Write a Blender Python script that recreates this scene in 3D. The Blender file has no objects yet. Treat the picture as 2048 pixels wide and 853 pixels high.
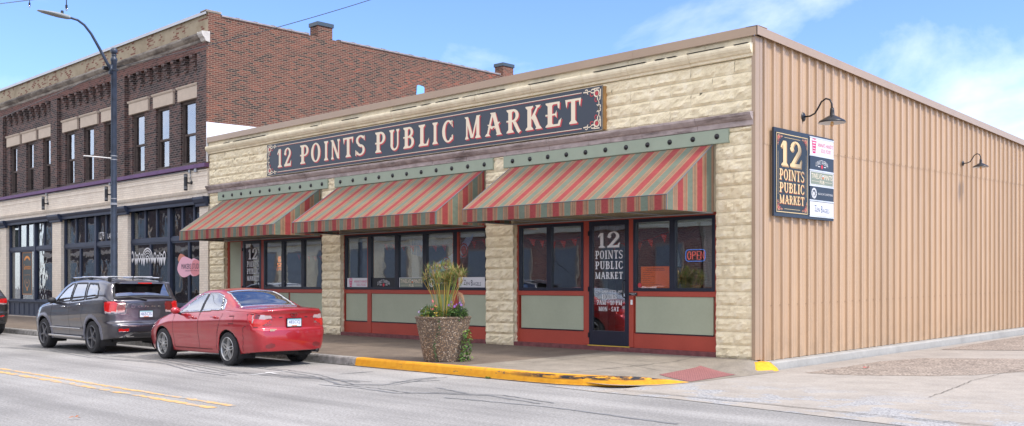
import bpy, math, random
import numpy as np
from mathutils import Vector, Matrix
random.seed(7)
PI = math.pi
scene = bpy.context.scene
COL = scene.collection
# ------------------------------------------------------------------ mesh builder
class MB:
    def __init__(s): s.v = []; s.f = []; s.m = []
    def add(s, pts, faces, m=0):
        b = len(s.v); s.v += [tuple(p) for p in pts]
        for f in faces: s.f.append([b + i for i in f]); s.m.append(m)
    def poly(s, pts, m=0): s.add(pts, [list(range(len(pts)))], m)
    def box(s, x0, x1, y0, y1, z0, z1, m=0):
        s.add([(x0,y0,z0),(x1,y0,z0),(x1,y1,z0),(x0,y1,z0),(x0,y0,z1),(x1,y0,z1),(x1,y1,z1),(x0,y1,z1)],
              [(0,3,2,1),(4,5,6,7),(0,1,5,4),(1,2,6,5),(2,3,7,6),(3,0,4,7)], m)
    def extr(s, prof, axis, a0, a1, m=0, caps=True):
        # prof: list of 2D points; axis 'x': (y,z) swept along x; 'y': (x,z); 'z': (x,y)
        def P(p, a): return {'x':(a,p[0],p[1]),'y':(p[0],a,p[1]),'z':(p[0],p[1],a)}[axis]
        n = len(prof); pts = [P(p,a0) for p in prof] + [P(p,a1) for p in prof]
        fs = [(i,(i+1)%n,n+(i+1)%n,n+i) for i in range(n)]
        if caps: fs += [tuple(range(n)), tuple(range(2*n-1,n-1,-1))]
        s.add(pts, fs, m)
    def tube(s, path, r, n=8, m=0, caps=True):
        path = [Vector(p) for p in path]; k = len(path); rr = r if isinstance(r,(list,tuple)) else [r]*k
        t0 = (path[1]-path[0]).normalized(); up = Vector((0,0,1)) if abs(t0.z)<.9 else Vector((1,0,0))
        a = t0.cross(up).normalized(); pts = []
        for i,p in enumerate(path):
            t = (path[min(i+1,k-1)]-path[max(i-1,0)]).normalized()
            a = (a - t*a.dot(t)).normalized(); b = t.cross(a)
            for j in range(n):
                q = 2*PI*j/n; pts.append(p+(a*math.cos(q)+b*math.sin(q))*rr[i])
        fs = [(i*n+j,i*n+(j+1)%n,(i+1)*n+(j+1)%n,(i+1)*n+j) for i in range(k-1) for j in range(n)]
        if caps: fs += [tuple(range(n-1,-1,-1)), tuple(range((k-1)*n,k*n))]
        s.add(pts, fs, m)
    def lathe(s, prof, c, n=24, m=0, axis='z', cap=False):
        pts = []
        for r,z in prof:
            for j in range(n):
                q = 2*PI*j/n; a,b = r*math.cos(q), r*math.sin(q)
                pts.append((c[0]+a,c[1]+b,c[2]+z) if axis=='z' else ((c[0]+a,c[1]+z,c[2]+b) if axis=='y' else (c[0]+z,c[1]+a,c[2]+b)))
        k = len(prof)
        fs = [(i*n+j,i*n+(j+1)%n,(i+1)*n+(j+1)%n,(i+1)*n+j) for i in range(k-1) for j in range(n)]
        if cap: fs += [tuple(range(n)), tuple(range((k-1)*n,k*n))]
        s.add(pts, fs, m)
    def ball(s, c, r, n=10, m=0, sc=(1,1,1)):
        pts = []; fs = []
        for i in range(n+1):
            for j in range(2*n):
                a = PI*i/n; b = PI*j/n
                pts.append((c[0]+r*sc[0]*math.sin(a)*math.cos(b), c[1]+r*sc[1]*math.sin(a)*math.sin(b), c[2]+r*sc[2]*math.cos(a)))
        for i in range(n):
            for j in range(2*n): fs.append((i*2*n+j,i*2*n+(j+1)%(2*n),(i+1)*2*n+(j+1)%(2*n),(i+1)*2*n+j))
        s.add(pts, fs, m)
    def grid(s, fn, us, vs, m=0):
        pts = [fn(u,v) for u in us for v in vs]; k = len(vs)
        s.add(pts, [(i*k+j,(i+1)*k+j,(i+1)*k+j+1,i*k+j+1) for i in range(len(us)-1) for j in range(k-1)], m)
    def build(s, name, mats, parent=None, loc=None, smooth=False, bevel=0, label=None):
        W = wl(parent) if parent else Vector((0,0,0))
        L = Vector(loc) if loc is not None else W
        me = bpy.data.meshes.new(name)
        me.from_pydata([(x-L.x,y-L.y,z-L.z) for x,y,z in s.v], [], s.f)
        if not isinstance(mats,(list,tuple)): mats = [mats]
        for mt in mats: me.materials.append(mt)
        if len(mats) > 1: me.polygons.foreach_set('material_index', s.m)
        if smooth: me.polygons.foreach_set('use_smooth', [True]*len(s.f))
        me.update()
        o = bpy.data.objects.new(name, me); COL.objects.link(o)
        o.location = L - W
        if parent: o.parent = parent
        if label: o['label'] = label
        if bevel:
            b = o.modifiers.new('bevel','BEVEL'); b.width = bevel; b.segments = 2; b.limit_method = 'ANGLE'; b.angle_limit = .6
        return o
def wl(o):
    v = Vector((0,0,0))
    while o: v += Vector(o.location); o = o.parent
    return v
def tag(o, label=None, cat=None, group=None, kind=None):
    if label: o['label'] = label
    if cat: o['category'] = cat
    if group: o['group'] = group
    if kind: o['kind'] = kind
    return o
def thing(name, label, cat, loc, group=None):
    o = bpy.data.objects.new(name, None); COL.objects.link(o); o.location = loc
    o.empty_display_size = .2
    return tag(o, label, cat, group)
def copy_tree(o, parent=None):
    c = o.copy(); COL.objects.link(c); c.parent = parent
    for ch in list(o.children):
        if ch.name not in COL.objects: continue
        copy_tree(ch, c)
    return c
def cp(o, dx, dy, dz):     # copy of a part beside its original, same parent
    c = copy_tree(o, o.parent); c.location = Vector(o.location)+Vector((dx,dy,dz)); return c
# ------------------------------------------------------------------ materials
class NT:
    def __init__(s, name):
        s.mat = bpy.data.materials.new(name); s.mat.use_nodes = True; s.t = s.mat.node_tree; s.t.nodes.clear()
        s.out = s.n('ShaderNodeOutputMaterial')
    def n(s, ty, ins=None, **kw):
        nd = s.t.nodes.new(ty)
        for k,v in kw.items(): setattr(nd,k,v)
        for k,v in (ins or {}).items():
            if hasattr(v,'is_output'): s.t.links.new(v, nd.inputs[k])
            else: nd.inputs[k].default_value = v
        return nd
    def math(s, op, a, b=0., c=0.):
        return s.n('ShaderNodeMath', {0:a,1:b,2:c}, operation=op).outputs[0]
    def mix(s, f, a, b, mode='MIX'):
        def q(c): return c if hasattr(c,'is_output') else (*c,1)
        return s.n('ShaderNodeMix', {0:f,6:q(a),7:q(b)}, data_type='RGBA', blend_type=mode).outputs[2]
    def ramp(s, f, stops, interp='LINEAR'):
        nd = s.n('ShaderNodeValToRGB', {0:f}); cr = nd.color_ramp; cr.interpolation = interp
        while len(cr.elements) < len(stops): cr.elements.new(.5)
        for e,(p,c) in zip(cr.elements, stops):
            e.position = p; e.color = (*c,1) if isinstance(c,tuple) else (c,c,c,1)
        return nd.outputs[0]
    def pos(s): return s.n('ShaderNodeNewGeometry').outputs['Position']
    def uvw(s):     # wall coordinates: u runs along either wall direction, v is height
        x = s.n('ShaderNodeSeparateXYZ', {0:s.pos()})
        return s.n('ShaderNodeCombineXYZ', {0:s.math('ADD',x.outputs[0],x.outputs[1]),1:x.outputs[2],2:0.}).outputs[0], x
    def noise(s, vec, scale, det=3., rough=.55):
        return s.n('ShaderNodeTexNoise', {'Vector':vec,'Scale':scale,'Detail':det,'Roughness':rough}).outputs[0]
    def pbsdf(s, col, rough=.6, metal=0., bump=None, bs=.3, dist=.01, **kw):
        ins = {'Base Color': col if hasattr(col,'is_output') else (*col,1), 'Roughness':rough, 'Metallic':metal}
        ins.update({k.replace('_',' '):v for k,v in kw.items()})
        if bump is not None:
            ins['Normal'] = s.n('ShaderNodeBump', {'Strength':bs,'Distance':dist,'Height':bump}).outputs[0]
        b = s.n('ShaderNodeBsdfPrincipled', ins)
        s.t.links.new(b.outputs[0], s.out.inputs[0]); return s.mat
def sc3(c, k): return tuple(min(1,max(0,x*k)) for x in c)
def pm(name, col, rough=.6, var=.18, scale=3., bs=0., bscale=60., metal=0., obj=False, **kw):
    t = NT(name); p = t.n('ShaderNodeTexCoord').outputs['Object'] if obj else t.pos()
    n = t.noise(p, scale, 5.)
    n2 = t.noise(p, scale*9, 3.)
    f = t.math('ADD', t.math('MULTIPLY', n, .7), t.math('MULTIPLY', n2, .3))
    c = t.ramp(f, [(.3, sc3(col,1-var)), (.7, sc3(col,1+var))])
    return t.pbsdf(c, rough, metal, bump=(t.noise(p, bscale, 3.) if bs else None), bs=bs, **kw)
def glass(name, tint=.8, refl=.10, wav=0., col=(.9,.95,.95)):
    t = NT(name); g = t.n('ShaderNodeNewGeometry')
    nrm = {}
    if wav:
        nrm = {'Normal': t.n('ShaderNodeBump', {'Strength':wav,'Distance':.02,'Height':t.noise(t.pos(), 1.6, 2.)}).outputs[0]}
    d = t.n('ShaderNodeVectorMath', {0:g.outputs['Incoming'],1:g.outputs['Normal']}, operation='DOT_PRODUCT').outputs['Value']
    f = t.math('POWER', t.math('SUBTRACT', 1., t.math('ABSOLUTE', d)), 4.)
    f = t.math('MULTIPLY_ADD', f, 1-refl, refl)
    gl = t.n('ShaderNodeBsdfGlossy', dict({'Color':(.95,.97,1,1),'Roughness':.01}, **nrm))
    tr = t.n('ShaderNodeBsdfTransparent', {'Color':(*sc3(col,tint),1)})
    mx = t.n('ShaderNodeMixShader', {0:f,1:tr.outputs[0],2:gl.outputs[0]})
    t.t.links.new(mx.outputs[0], t.out.inputs[0]); return t.mat
def emis(name, col, st):
    t = NT(name); e = t.n('ShaderNodeEmission', {0:(*col,1),1:st}); t.t.links.new(e.outputs[0], t.out.inputs[0]); return t.mat
def brickmat(name, stops, mortar, bw=.21, bh=.0745, ms=.011, mix2=None, bs=.6, dirt=.25):
    t = NT(name); uv,x = t.uvw()
    b = t.n('ShaderNodeTexBrick', {'Vector':uv,'Color1':(0,0,0,1),'Color2':(1,1,1,1),'Mortar':(.5,.5,.5,1),'Scale':1.,'Mortar Size':ms,'Mortar Smooth':.15,'Bias':0.,'Brick Width':bw,'Row Height':bh})
    big = t.noise(t.pos(), .45, 4.); 
    tone = t.math('ADD', b.outputs[0], t.math('MULTIPLY', t.math('SUBTRACT', big, .5), .9))
    c = t.ramp(tone, stops)
    if mix2: c = mix2(t, c, b, x)
    c = t.mix(t.math('MULTIPLY', t.noise(t.pos(), 2.2, 5.), dirt), c, sc3(stops[0][1], .6))
    c = t.mix(b.outputs[1], c, mortar)
    h = t.math('SUBTRACT', t.math('MULTIPLY', t.noise(t.pos(), 60., 2.), .3), b.outputs[1])
    return t.pbsdf(c, .88, bump=h, bs=bs, dist=.008)
# colours are real-world albedos
M = {}
M['cream_block'] = None
def blockmat(name, c0, c1, dirtc, z0=.2, h=.2427):
    t = NT(name); p = t.pos()
    n = t.noise(p, 5., 6., .65); n2 = t.noise(p, 1.1, 4.)
    c = t.ramp(n, [(.28, sc3(c0,.85)), (.5, c0), (.7, c1)])
    c = t.mix(t.math('MULTIPLY', t.ramp(n2,[(.45,0.),(.75,1.)]), .5), c, dirtc)
    # worn spots and pits
    pit = t.ramp(t.noise(p, 17., 5., .7), [(.62,0.),(.7,1.)])
    c = t.mix(t.math('MULTIPLY', pit, .35), c, (.20,.15,.09))
    return t.pbsdf(c, .85, bump=t.noise(p, 26., 6., .75), bs=.8, dist=.02)
M['block'] = blockmat('painted rock face block', (.82,.71,.48), (.90,.81,.61), (.70,.59,.38))
M['cream_trim'] = blockmat('painted stone moulding', (.80,.70,.49), (.88,.79,.58), (.62,.52,.35))
M['mortar'] = pm('painted mortar', (.42,.36,.24), .9)
M['mauve'] = (lambda t: t.pbsdf(t.mix(t.ramp(t.noise(t.n('ShaderNodeMapping',{0:t.pos(),3:(.5,1,3)}).outputs[0], 1.6, 6., .7),[(.5,0.),(.68,1.)]),
        t.ramp(t.noise(t.pos(), 5., 5.),[(.3,(.33,.27,.25)),(.7,(.50,.42,.39))]), (.13,.10,.09)), .8, bump=t.noise(t.pos(),25.,4.), bs=.3))(NT('stained sandstone'))
M['flash'] = pm('brown metal flashing', (.375,.265,.175), .35, .06, 1.)
M['tan'] = None
def sidingmat():
    t = NT('tan ribbed sheet metal'); p = t.pos()
    v = t.n('ShaderNodeMapping', {0:p,3:(1,6,.35)}).outputs[0]
    c = t.ramp(t.noise(v, 1.2, 4.), [(.3,(.455,.305,.185)),(.7,(.52,.355,.22))])
    z = t.n('ShaderNodeSeparateXYZ', {0:p}).outputs[2]
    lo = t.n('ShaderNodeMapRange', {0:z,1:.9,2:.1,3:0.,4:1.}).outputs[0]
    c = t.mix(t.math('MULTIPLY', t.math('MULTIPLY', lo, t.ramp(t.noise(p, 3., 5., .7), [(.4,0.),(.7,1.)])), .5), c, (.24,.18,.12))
    strk = t.ramp(t.noise(t.n('ShaderNodeMapping', {0:p,3:(1,14,.25)}).outputs[0], 1., 5., .7), [(.5,0.),(.8,.5)])
    c = t.mix(strk, c, (.30,.215,.15))
    pan = t.n('ShaderNodeMapRange', {0:t.math('FRACT', t.math('MULTIPLY', t.math('FLOOR', t.math('DIVIDE', t.n('ShaderNodeSeparateXYZ', {0:p}).outputs[1], .972)), .618)),1:0.,2:1.,3:.93,4:1.04}).outputs[0]
    c = t.mix(1., c, t.n('ShaderNodeCombineColor', {0:pan,1:pan,2:pan}).outputs[0], 'MULTIPLY')
    return t.pbsdf(c, .42, bump=t.noise(t.n('ShaderNodeMapping', {0:p,3:(1,1,.4)}).outputs[0], 2.5, 2.), bs=.12, dist=.03)
M['tan'] = sidingmat()
M['sage'] = pm('sage green painted board', (.37,.40,.285), .7, .07, 2., .1, 90)
M['sage2'] = pm('sage green fascia paint', (.30,.35,.26), .6, .06, 2.)
M['red'] = pm('brick red painted timber', (.38,.058,.034), .5, .1, 2.)
M['red_dark'] = pm('dark maroon base stone', (.16,.05,.05), .8, .5, 8., .5, 30)
M['navy'] = pm('dark navy aluminium', (.012,.017,.032), .35, .15, 3.)
M['navy2'] = pm('navy painted timber', (.022,.032,.062), .5, .2, 3.)
M['black'] = pm('black metal', (.012,.012,.014), .4, .2, 3.)
M['glass'] = glass('shop glass', .98, .20, .06)
M['glass_old'] = glass('old wavy window glass', .75, .14, .16)
M['glass_up'] = glass('upstairs window glass', .58, .22, .12)
M['conc'] = pm('poured concrete', (.34,.33,.30), .85, .2, 1.6, .3, 80)
M['white'] = pm('white board', (.78,.78,.77), .5, .03)
M['grey_metal'] = pm('grey galvanised metal', (.34,.35,.36), .45, .12, 4., metal=.5)
M['dark_int'] = pm('dark interior', (.10,.09,.085), .9, .3, 1.)
M['int_wall'] = pm('interior plaster', (.22,.20,.185), .9, .15, 1.)
M['wood'] = pm('brown wood', (.30,.13,.05), .6, .3, 6.)
M['blind'] = pm('grey roller blind', (.60,.61,.57), .8, .05)
# ------------------------------------------------------------------ camera, sky, sun
cam = bpy.data.cameras.new('camera'); co = bpy.data.objects.new('camera', cam); COL.objects.link(co)
co.location = (9.531, -15.897, 1.55); co.rotation_euler = (math.radians(90), 0, math.radians(44.511))
cam.sensor_width = 36; cam.lens = 2010/2048*36; cam.shift_y = (569-426.5)/2048; cam.clip_end = 3000; cam.clip_start = .1
scene.camera = co
W = bpy.data.worlds.new('World'); scene.world = W; W.use_nodes = True
nt = W.node_tree; nt.nodes.clear()
SUNDIR = Vector((.62,.15,.77)).normalized()
el = math.asin(SUNDIR.z); az = math.atan2(SUNDIR.x, SUNDIR.y)
def wn(ty, ins=None, **kw):
    nd = nt.nodes.new(ty)
    for k,v in kw.items(): setattr(nd,k,v)
    for k,v in (ins or {}).items():
        if hasattr(v,'is_output'): nt.links.new(v, nd.inputs[k])
        else: nd.inputs[k].default_value = v
    return nd
sky = wn('ShaderNodeTexSky', sky_type='NISHITA', sun_disc=False, sun_elevation=el, sun_rotation=az, air_density=1.0, dust_density=.6, ozone_density=2.2)
tc = wn('ShaderNodeTexCoord')
mp = wn('ShaderNodeMapping', {0:tc.outputs['Generated'],1:(.35,.2,.1),2:(0,0,.5),3:(1.,1.,2.6)})
n1 = wn('ShaderNodeTexNoise', {'Vector':mp.outputs[0],'Scale':2.3,'Detail':8.,'Roughness':.58,'Distortion':.35})
sx = wn('ShaderNodeSeparateXYZ', {0:tc.outputs['Generated']})
# cloud cover grows toward the side street (to the right of the building)
dt = wn('ShaderNodeVectorMath', {0:tc.outputs['Generated'],1:(.02,1.,-.25)}, operation='DOT_PRODUCT')
bias = wn('ShaderNodeMapRange', {0:dt.outputs['Value'],1:.55,2:1.05,3:-.10,4:.04})
bias2 = wn('ShaderNodeMapRange', {0:dt.outputs['Value'],1:.15,2:-.35,3:0.,4:.30})
adb = wn('ShaderNodeMath', {0:n1.outputs[0],1:bias2.outputs[0]}, operation='ADD')
bias3 = wn('ShaderNodeMapRange', {0:sx.outputs[2],1:.55,2:.95,3:0.,4:.22})
adb = wn('ShaderNodeMath', {0:adb.outputs[0],1:bias3.outputs[0]}, operation='ADD')
ad = wn('ShaderNodeMath', {0:adb.outputs[0],1:bias.outputs[0]}, operation='ADD')
rp = wn('ShaderNodeValToRGB', {0:ad.outputs[0]}); rp.color_ramp.elements[0].position=.43; rp.color_ramp.elements[1].position=.92
rp.color_ramp.elements[0].color=(0.0,0.0,0.0,1); rp.color_ramp.elements[1].color=(.80,.80,.80,1)
tint = wn('ShaderNodeMix', {0:1.,6:sky.outputs[0],7:(.54,.63,.88,1)}, data_type='RGBA', blend_type='MULTIPLY')
mxs = wn('ShaderNodeMix', {0:rp.outputs[0],6:tint.outputs[2],7:(9.0,8.6,8.2,1)}, data_type='RGBA')
SKY_TINT = tint
bg = wn('ShaderNodeBackground', {0:mxs.outputs[2],1:.14})
wo = wn('ShaderNodeOutputWorld', {0:bg.outputs[0]})
sl = bpy.data.lights.new('sun','SUN'); sl.energy = 1.7; sl.angle = math.radians(10); sl.color = (1,.93,.83)
so = bpy.data.objects.new('sun', sl); COL.objects.link(so); so.location = (20,20,40)
so.rotation_euler = (-SUNDIR).to_track_quat('-Z','Y').to_euler()
scene.view_settings.view_transform = 'Standard'; scene.view_settings.look = 'None'
scene.view_settings.exposure = 1.17; scene.view_settings.gamma = 1
scene.cycles.max_bounces = 7; scene.cycles.transparent_max_bounces = 16
# ------------------------------------------------------------------ ground
def asphalt():
    t = NT('pale worn asphalt'); p = t.pos()
    ag = t.ramp(t.noise(p, 30., 4., .8), [(.35,(.215,.205,.19)),(.55,(.345,.333,.315)),(.7,(.50,.485,.465))])
    big = t.ramp(t.noise(p, .35, 5., .6), [(.35,.82),(.65,1.10)])
    st = t.n('ShaderNodeMapping', {0:p,3:(.12,1.6,1)}).outputs[0]
    tr = t.ramp(t.noise(st, 1.1, 3.), [(.35,.9),(.65,1.05)])
    c = t.mix(1., t.mix(1., ag, big, 'MULTIPLY'), tr, 'MULTIPLY')
    wheelp = t.ramp(t.noise(t.n('ShaderNodeMapping', {0:p,3:(.05,.9,1)}).outputs[0], 1.3, 4., .6), [(.42,.82),(.6,1.06)]); c = t.mix(1., c, wheelp, 'MULTIPLY')
    spot = t.ramp(t.noise(p, 7., 4., .6), [(.68,0.),(.74,1.)])
    c = t.mix(t.math('MULTIPLY', spot, .35), c, (.09,.09,.09))
    return t.pbsdf(c, .9, bump=t.noise(p, 90., 2.), bs=.5, dist=.01)
M['asphalt'] = asphalt()
def slabmat(name, a, b, joint=None, sc=2.5, agg=70.):
    t = NT(name); p = t.pos()
    c = t.ramp(t.noise(p, agg, 2.), [(.35, a), (.65, b)])
    c = t.mix(1., c, t.ramp(t.noise(p, sc, 5., .65), [(.3,.72),(.7,1.12)]), 'MULTIPLY')
    st = t.ramp(t.noise(p, 1.3, 3.), [(.58,0.),(.75,1.)])
    c = t.mix(t.math('MULTIPLY', st, .35), c, sc3(a,.5))
    return t.pbsdf(c, .9, bump=t.noise(p, agg, 2.), bs=.35, dist=.01)
M['walk'] = slabmat('aged sidewalk', (.115,.086,.062), (.205,.160,.120))
M['walk2'] = slabmat('pale sidewalk slab', (.21,.18,.14), (.32,.28,.225))
def apronmat():
    t = NT('pale concrete apron'); p = t.pos(); xy = t.n('ShaderNodeSeparateXYZ', {0:p})
    c = t.ramp(t.noise(p, 40., 2.), [(.35, (.31,.275,.235)), (.65, (.39,.355,.31))])
    c = t.mix(1., c, t.ramp(t.noise(p, 1.4, 5., .65), [(.3,.82),(.7,1.1)]), 'MULTIPLY')
    g = t.ramp(t.noise(p, 34., 2., .8), [(.40,(.15,.16,.175)),(.52,(.34,.345,.35)),(.62,(.47,.475,.48))])
    near = t.n('ShaderNodeMapRange', {0:xy.outputs[1],1:-1.6,2:-3.4,3:0.,4:1.}).outputs[0]
    k = t.math('MULTIPLY', t.ramp(t.noise(p, 1.5, 3., .6), [(.50,0.),(.54,1.)]), near)
    c = t.mix(t.math('MULTIPLY', k, .75), c, g)
    return t.pbsdf(c, .9, bump=t.noise(p, 60., 2.), bs=.35, dist=.01)
M['apron'] = apronmat()
M['gravel'] = slabmat('exposed aggregate paving', (.13,.10,.078), (.46,.39,.32), agg=26.)
M['worn'] = slabmat('gritty worn concrete', (.20,.205,.215), (.50,.50,.50), agg=34.)
m = MB(); m.poly([(-400,-400,-.02),(400,-400,-.02),(400,500,-.02),(-400,500,-.02)])
tag(m.build('ground', M['asphalt']), 'wide pale ground beyond the street', kind='structure')
m = MB(); m.poly([(-140,-17,0),(90,-17,0),(90,-4.2,0),(-140,-4.2,0)])
tag(m.build('road', M['asphalt']), 'pale grey asphalt street in front of the market', kind='structure')
def sstep(a,b,x): q = min(1,max(0,(x-a)/(b-a))); return q*q*(3-2*q)
def walkz(x, y):
    z = .15 + .05*(y+4.2)/4.2
    r = sstep(-1.9,.45,x)*sstep(-.15,-1.1,y)
    r = max(r, sstep(-.05,.45,x))
    return z*(1-r) + .012*r
def edge_x(y):   # outer edge of the pavement corner
    if y > -2.7: return .50
    q = min(1,(-2.7-y)/1.5); return .50-1.0*(1-math.sqrt(max(0,1-q*q)))
m = MB()
ys = np.linspace(-4.2, -.002, 34)
for i in range(33):
    for j in range(33):
        y0,y1 = ys[i],ys[i+1]
        def X(y,j): a=-3.2; return a+(edge_x(y)-a)*j/33
        q=[(X(y0,j),y0),(X(y0,j+1),y0),(X(y1,j+1),y1),(X(y1,j),y1)]
        m.poly([(a,b,walkz(a,b)) for a,b in q])
tag(m.build('sidewalk', M['walk2'], smooth=True), 'pale concrete slabs by the corner door', kind='structure')
m = MB()
for x0,x1 in ((-60,-40),(-40,-32.5),(-32.5,-27),(-27,-22),(-22,-17.6),(-17.6,-14.6),(-14.6,-11.6),(-11.6,-8.6),(-8.6,-5.9),(-5.9,-3.2)):
    for y0,y1 in ((-4.2,-2.1),(-2.1,.1)):
        e=.006
        m.poly([(x0+e,y0+e,walkz(x0,y0)),(x1-e,y0+e,walkz(-5,y0)),(x1-e,y1-e,walkz(-5,y1)),(x0+e,y1-e,walkz(-5,y1))])
m.poly([(-60,-4.2,.12),(-3.2,-4.2,.12),(-3.2,.1,.16),(-60,.1,.16)])
tag(m.build('sidewalk', M['walk']), 'darker weathered sidewalk along the shopfronts', kind='structure')
m = MB(); m.poly([(-60,-21,.15),(90,-21,.15),(90,-17,.13),(-60,-17,.13)]); m.box(-60,90,-17.0,-16.85,0,.14)
tag(m.build('sidewalk', M['walk2']), 'sidewalk on the opposite side of the street', kind='structure')
# kerbs
def sweep(m, path, prof, hs=None, mi=0):
    n=len(prof); pts=[]
    for i,(x,y) in enumerate(path):
        a=Vector(path[max(i-1,0)]); b=Vector(path[min(i+1,len(path)-1)]); t=(b-a).normalized(); nrm=Vector((-t.y,t.x))
        h = hs[i] if hs else 1
        for o,z in prof: pts.append((x+nrm.x*o, y+nrm.y*o, z*h))
    fs=[(i*n+j,i*n+j+1,(i+1)*n+j+1,(i+1)*n+j) for i in range(len(path)-1) for j in range(n-1)]
    fs+=[tuple(range(n)),tuple(range((len(path)-1)*n,len(path)*n))]
    m.add(pts,fs,mi)
KP=[(-.01,0),(0,.02),(.02,.125),(.035,.15),(.06,.158),(.17,.158),(.17,0)]
def kerbmat(name, a, b, worn, thr=.6):
    t=NT(name); p=t.pos(); n=t.noise(p,4.,6.,.7)
    c=t.ramp(t.noise(p,9.,4.),[(.35,a),(.65,b)])
    w=t.ramp(t.noise(t.n('ShaderNodeMapping',{0:p,3:(1,1,2.2)}).outputs[0],3.2,7.,.75),[(thr,0.),(thr+.04,1.)])
    c=t.mix(w,c,worn)
    if name.startswith('chipped'):
        sx_=t.n('ShaderNodeSeparateXYZ',{0:p}); kx=t.n('ShaderNodeMapRange',{0:sx_.outputs[0],1:-2.2,2:-1.2,3:0.,4:1.}).outputs[0]; kz=t.ramp(sx_.outputs[2],[(.075,0.),(.10,1.),(.145,1.),(.155,0.)])
        sn=t.ramp(t.noise(t.n('ShaderNodeMapping',{0:p,3:(1.5,1.5,9)}).outputs[0],3.,6.,.7),[(.40,0.),(.50,1.)])
        c=t.mix(t.math('MULTIPLY',t.math('MULTIPLY',kx,kz),sn),c,(.02,.022,.028))
    return t.pbsdf(c,.8,bump=t.noise(p,22.,5.,.7),bs=.5,dist=.02)
M['kerb']=kerbmat('weathered grey kerb',(.20,.19,.175),(.34,.325,.30),(.07,.068,.065),.58)
M['yellow']=kerbmat('chipped yellow kerb paint',(.70,.29,.008),(.78,.36,.012),(.16,.11,.06),.61)
rnd=random.Random(3)
m=MB(); path=[(x, -4.37+rnd.uniform(-.006,.006)) for x in np.arange(-60,-5.9,.6)]+[(-5.99,-4.37)]
sweep(m,path,KP); tag(m.build('kerb',M['kerb']),'weathered grey kerb beside the parked cars',kind='structure')
path=[(-5.985,-4.37)]+[(x,-4.37+rnd.uniform(-.006,.006)) for x in np.arange(-5.5,-1.2,.5)]+[(-.9,-4.33),(-.45,-4.2),(-.1,-3.98),(.14,-3.7),(.30,-3.4),(.41,-3.05),(.47,-2.7)]
hs=[1]*(len(path)-6)+[.98,.94,.85,.68,.42,.1]
m=MB(); sweep(m,path,KP,hs); tag(m.build('kerb',M['yellow']),'yellow painted kerb curving round to the side drive',kind='structure')
m=MB(); mb2=[(x,-4.39+.010*math.sin(x*9)) for x in np.arange(-60,-1.2,.4)]+[(-.9,-4.35),(-.45,-4.20),(-.09,-3.97),(.15,-3.70),(.31,-3.4)]
sweep(m,mb2,[(-.025,.009),(.02,.011)]); tag(m.build('gutter_line',pm('dark gutter grit',(.06,.058,.05),.95,.4,9.)),'dark grit line along the kerb foot',kind='structure')
# side drive (rises gently toward the back)
def dz(x,y): return .008+max(0,.0125*y)
m=MB(); xs=[.30,.5,1,2,4,8,16,40]; ysd=[-4.4,-3.5,-2.7,-1.5,-.5,0,2,4,7,11,15,22,40,90]
m.grid(lambda a,b:(a,b,dz(a,b)),xs,ysd); tag(m.build('driveway',M['apron']),'pale concrete side drive beside the metal wall',kind='structure')
def gpatch(name,label,pts,mat,dzz=.004,zf=dz):
    m=MB(); m.poly([(x,y,zf(x,y)+dzz) for x,y in pts]); return tag(m.build(name,mat),label,kind='structure')
def fan(name,label,pts,mat,dzz=.004):
    m=MB(); m.poly([(x,y,dz(x,y)+dzz) for x,y in pts]); return tag(m.build(name,mat),label,kind='structure')
def jag(pts,a=.03,n=6,seed=1):
    r=random.Random(seed); o=[]
    for i in range(len(pts)):
        p=Vector(pts[i]);q=Vector(pts[(i+1)%len(pts)])
        for k in range(n):
            w=p.lerp(q,k/n); o.append((w.x+r.uniform(-a,a),w.y+r.uniform(-a,a)))
    return o
fan('gravel_strip','brown aggregate paving near the foundation',jag([(.95,.1),(1.7,.25),(2.7,.9),(3.25,1.55),(3.75,2.8),(5.2,6),(2.9,5.4),(1.27,4.3),(.95,3.1)],.04,8,1),M['gravel'])
fan('gravel_strip','brown aggregate paving further up the drive',jag([(.66,6.7),(.56,9.4),(.5,14),(.5,30),(9,30),(2.2,7.6)],.02,8,2),M['gravel'],.007)
m=MB(); rr=random.Random(5)
for k in range(0):
    cx=rr.uniform(-1.5,7.5); cy=-4.6-rr.random()*4.2; 
    if cx<.7 and cy>-5.0: continue
    s=rr.uniform(.03,.13); n=7
    m.poly([(cx+s*rr.uniform(.5,1.3)*math.cos(2*PI*i/n),cy+s*rr.uniform(.5,1.3)*math.sin(2*PI*i/n),.0125+k*.00004) for i in range(n)])
tag(m.build('worn_patches',M['worn'],),'gritty worn patches where the drive meets the road',kind='structure')
fan('apron_edge','pale concrete lip between street and drive',[(-.9,-4.62),(.3,-4.75),(1.6,-4.7),(6,-5.2),(40,-5.4),(40,-4.3),(.3,-4.3),(-.3,-4.44)],M['apron'],-.002)
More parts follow.
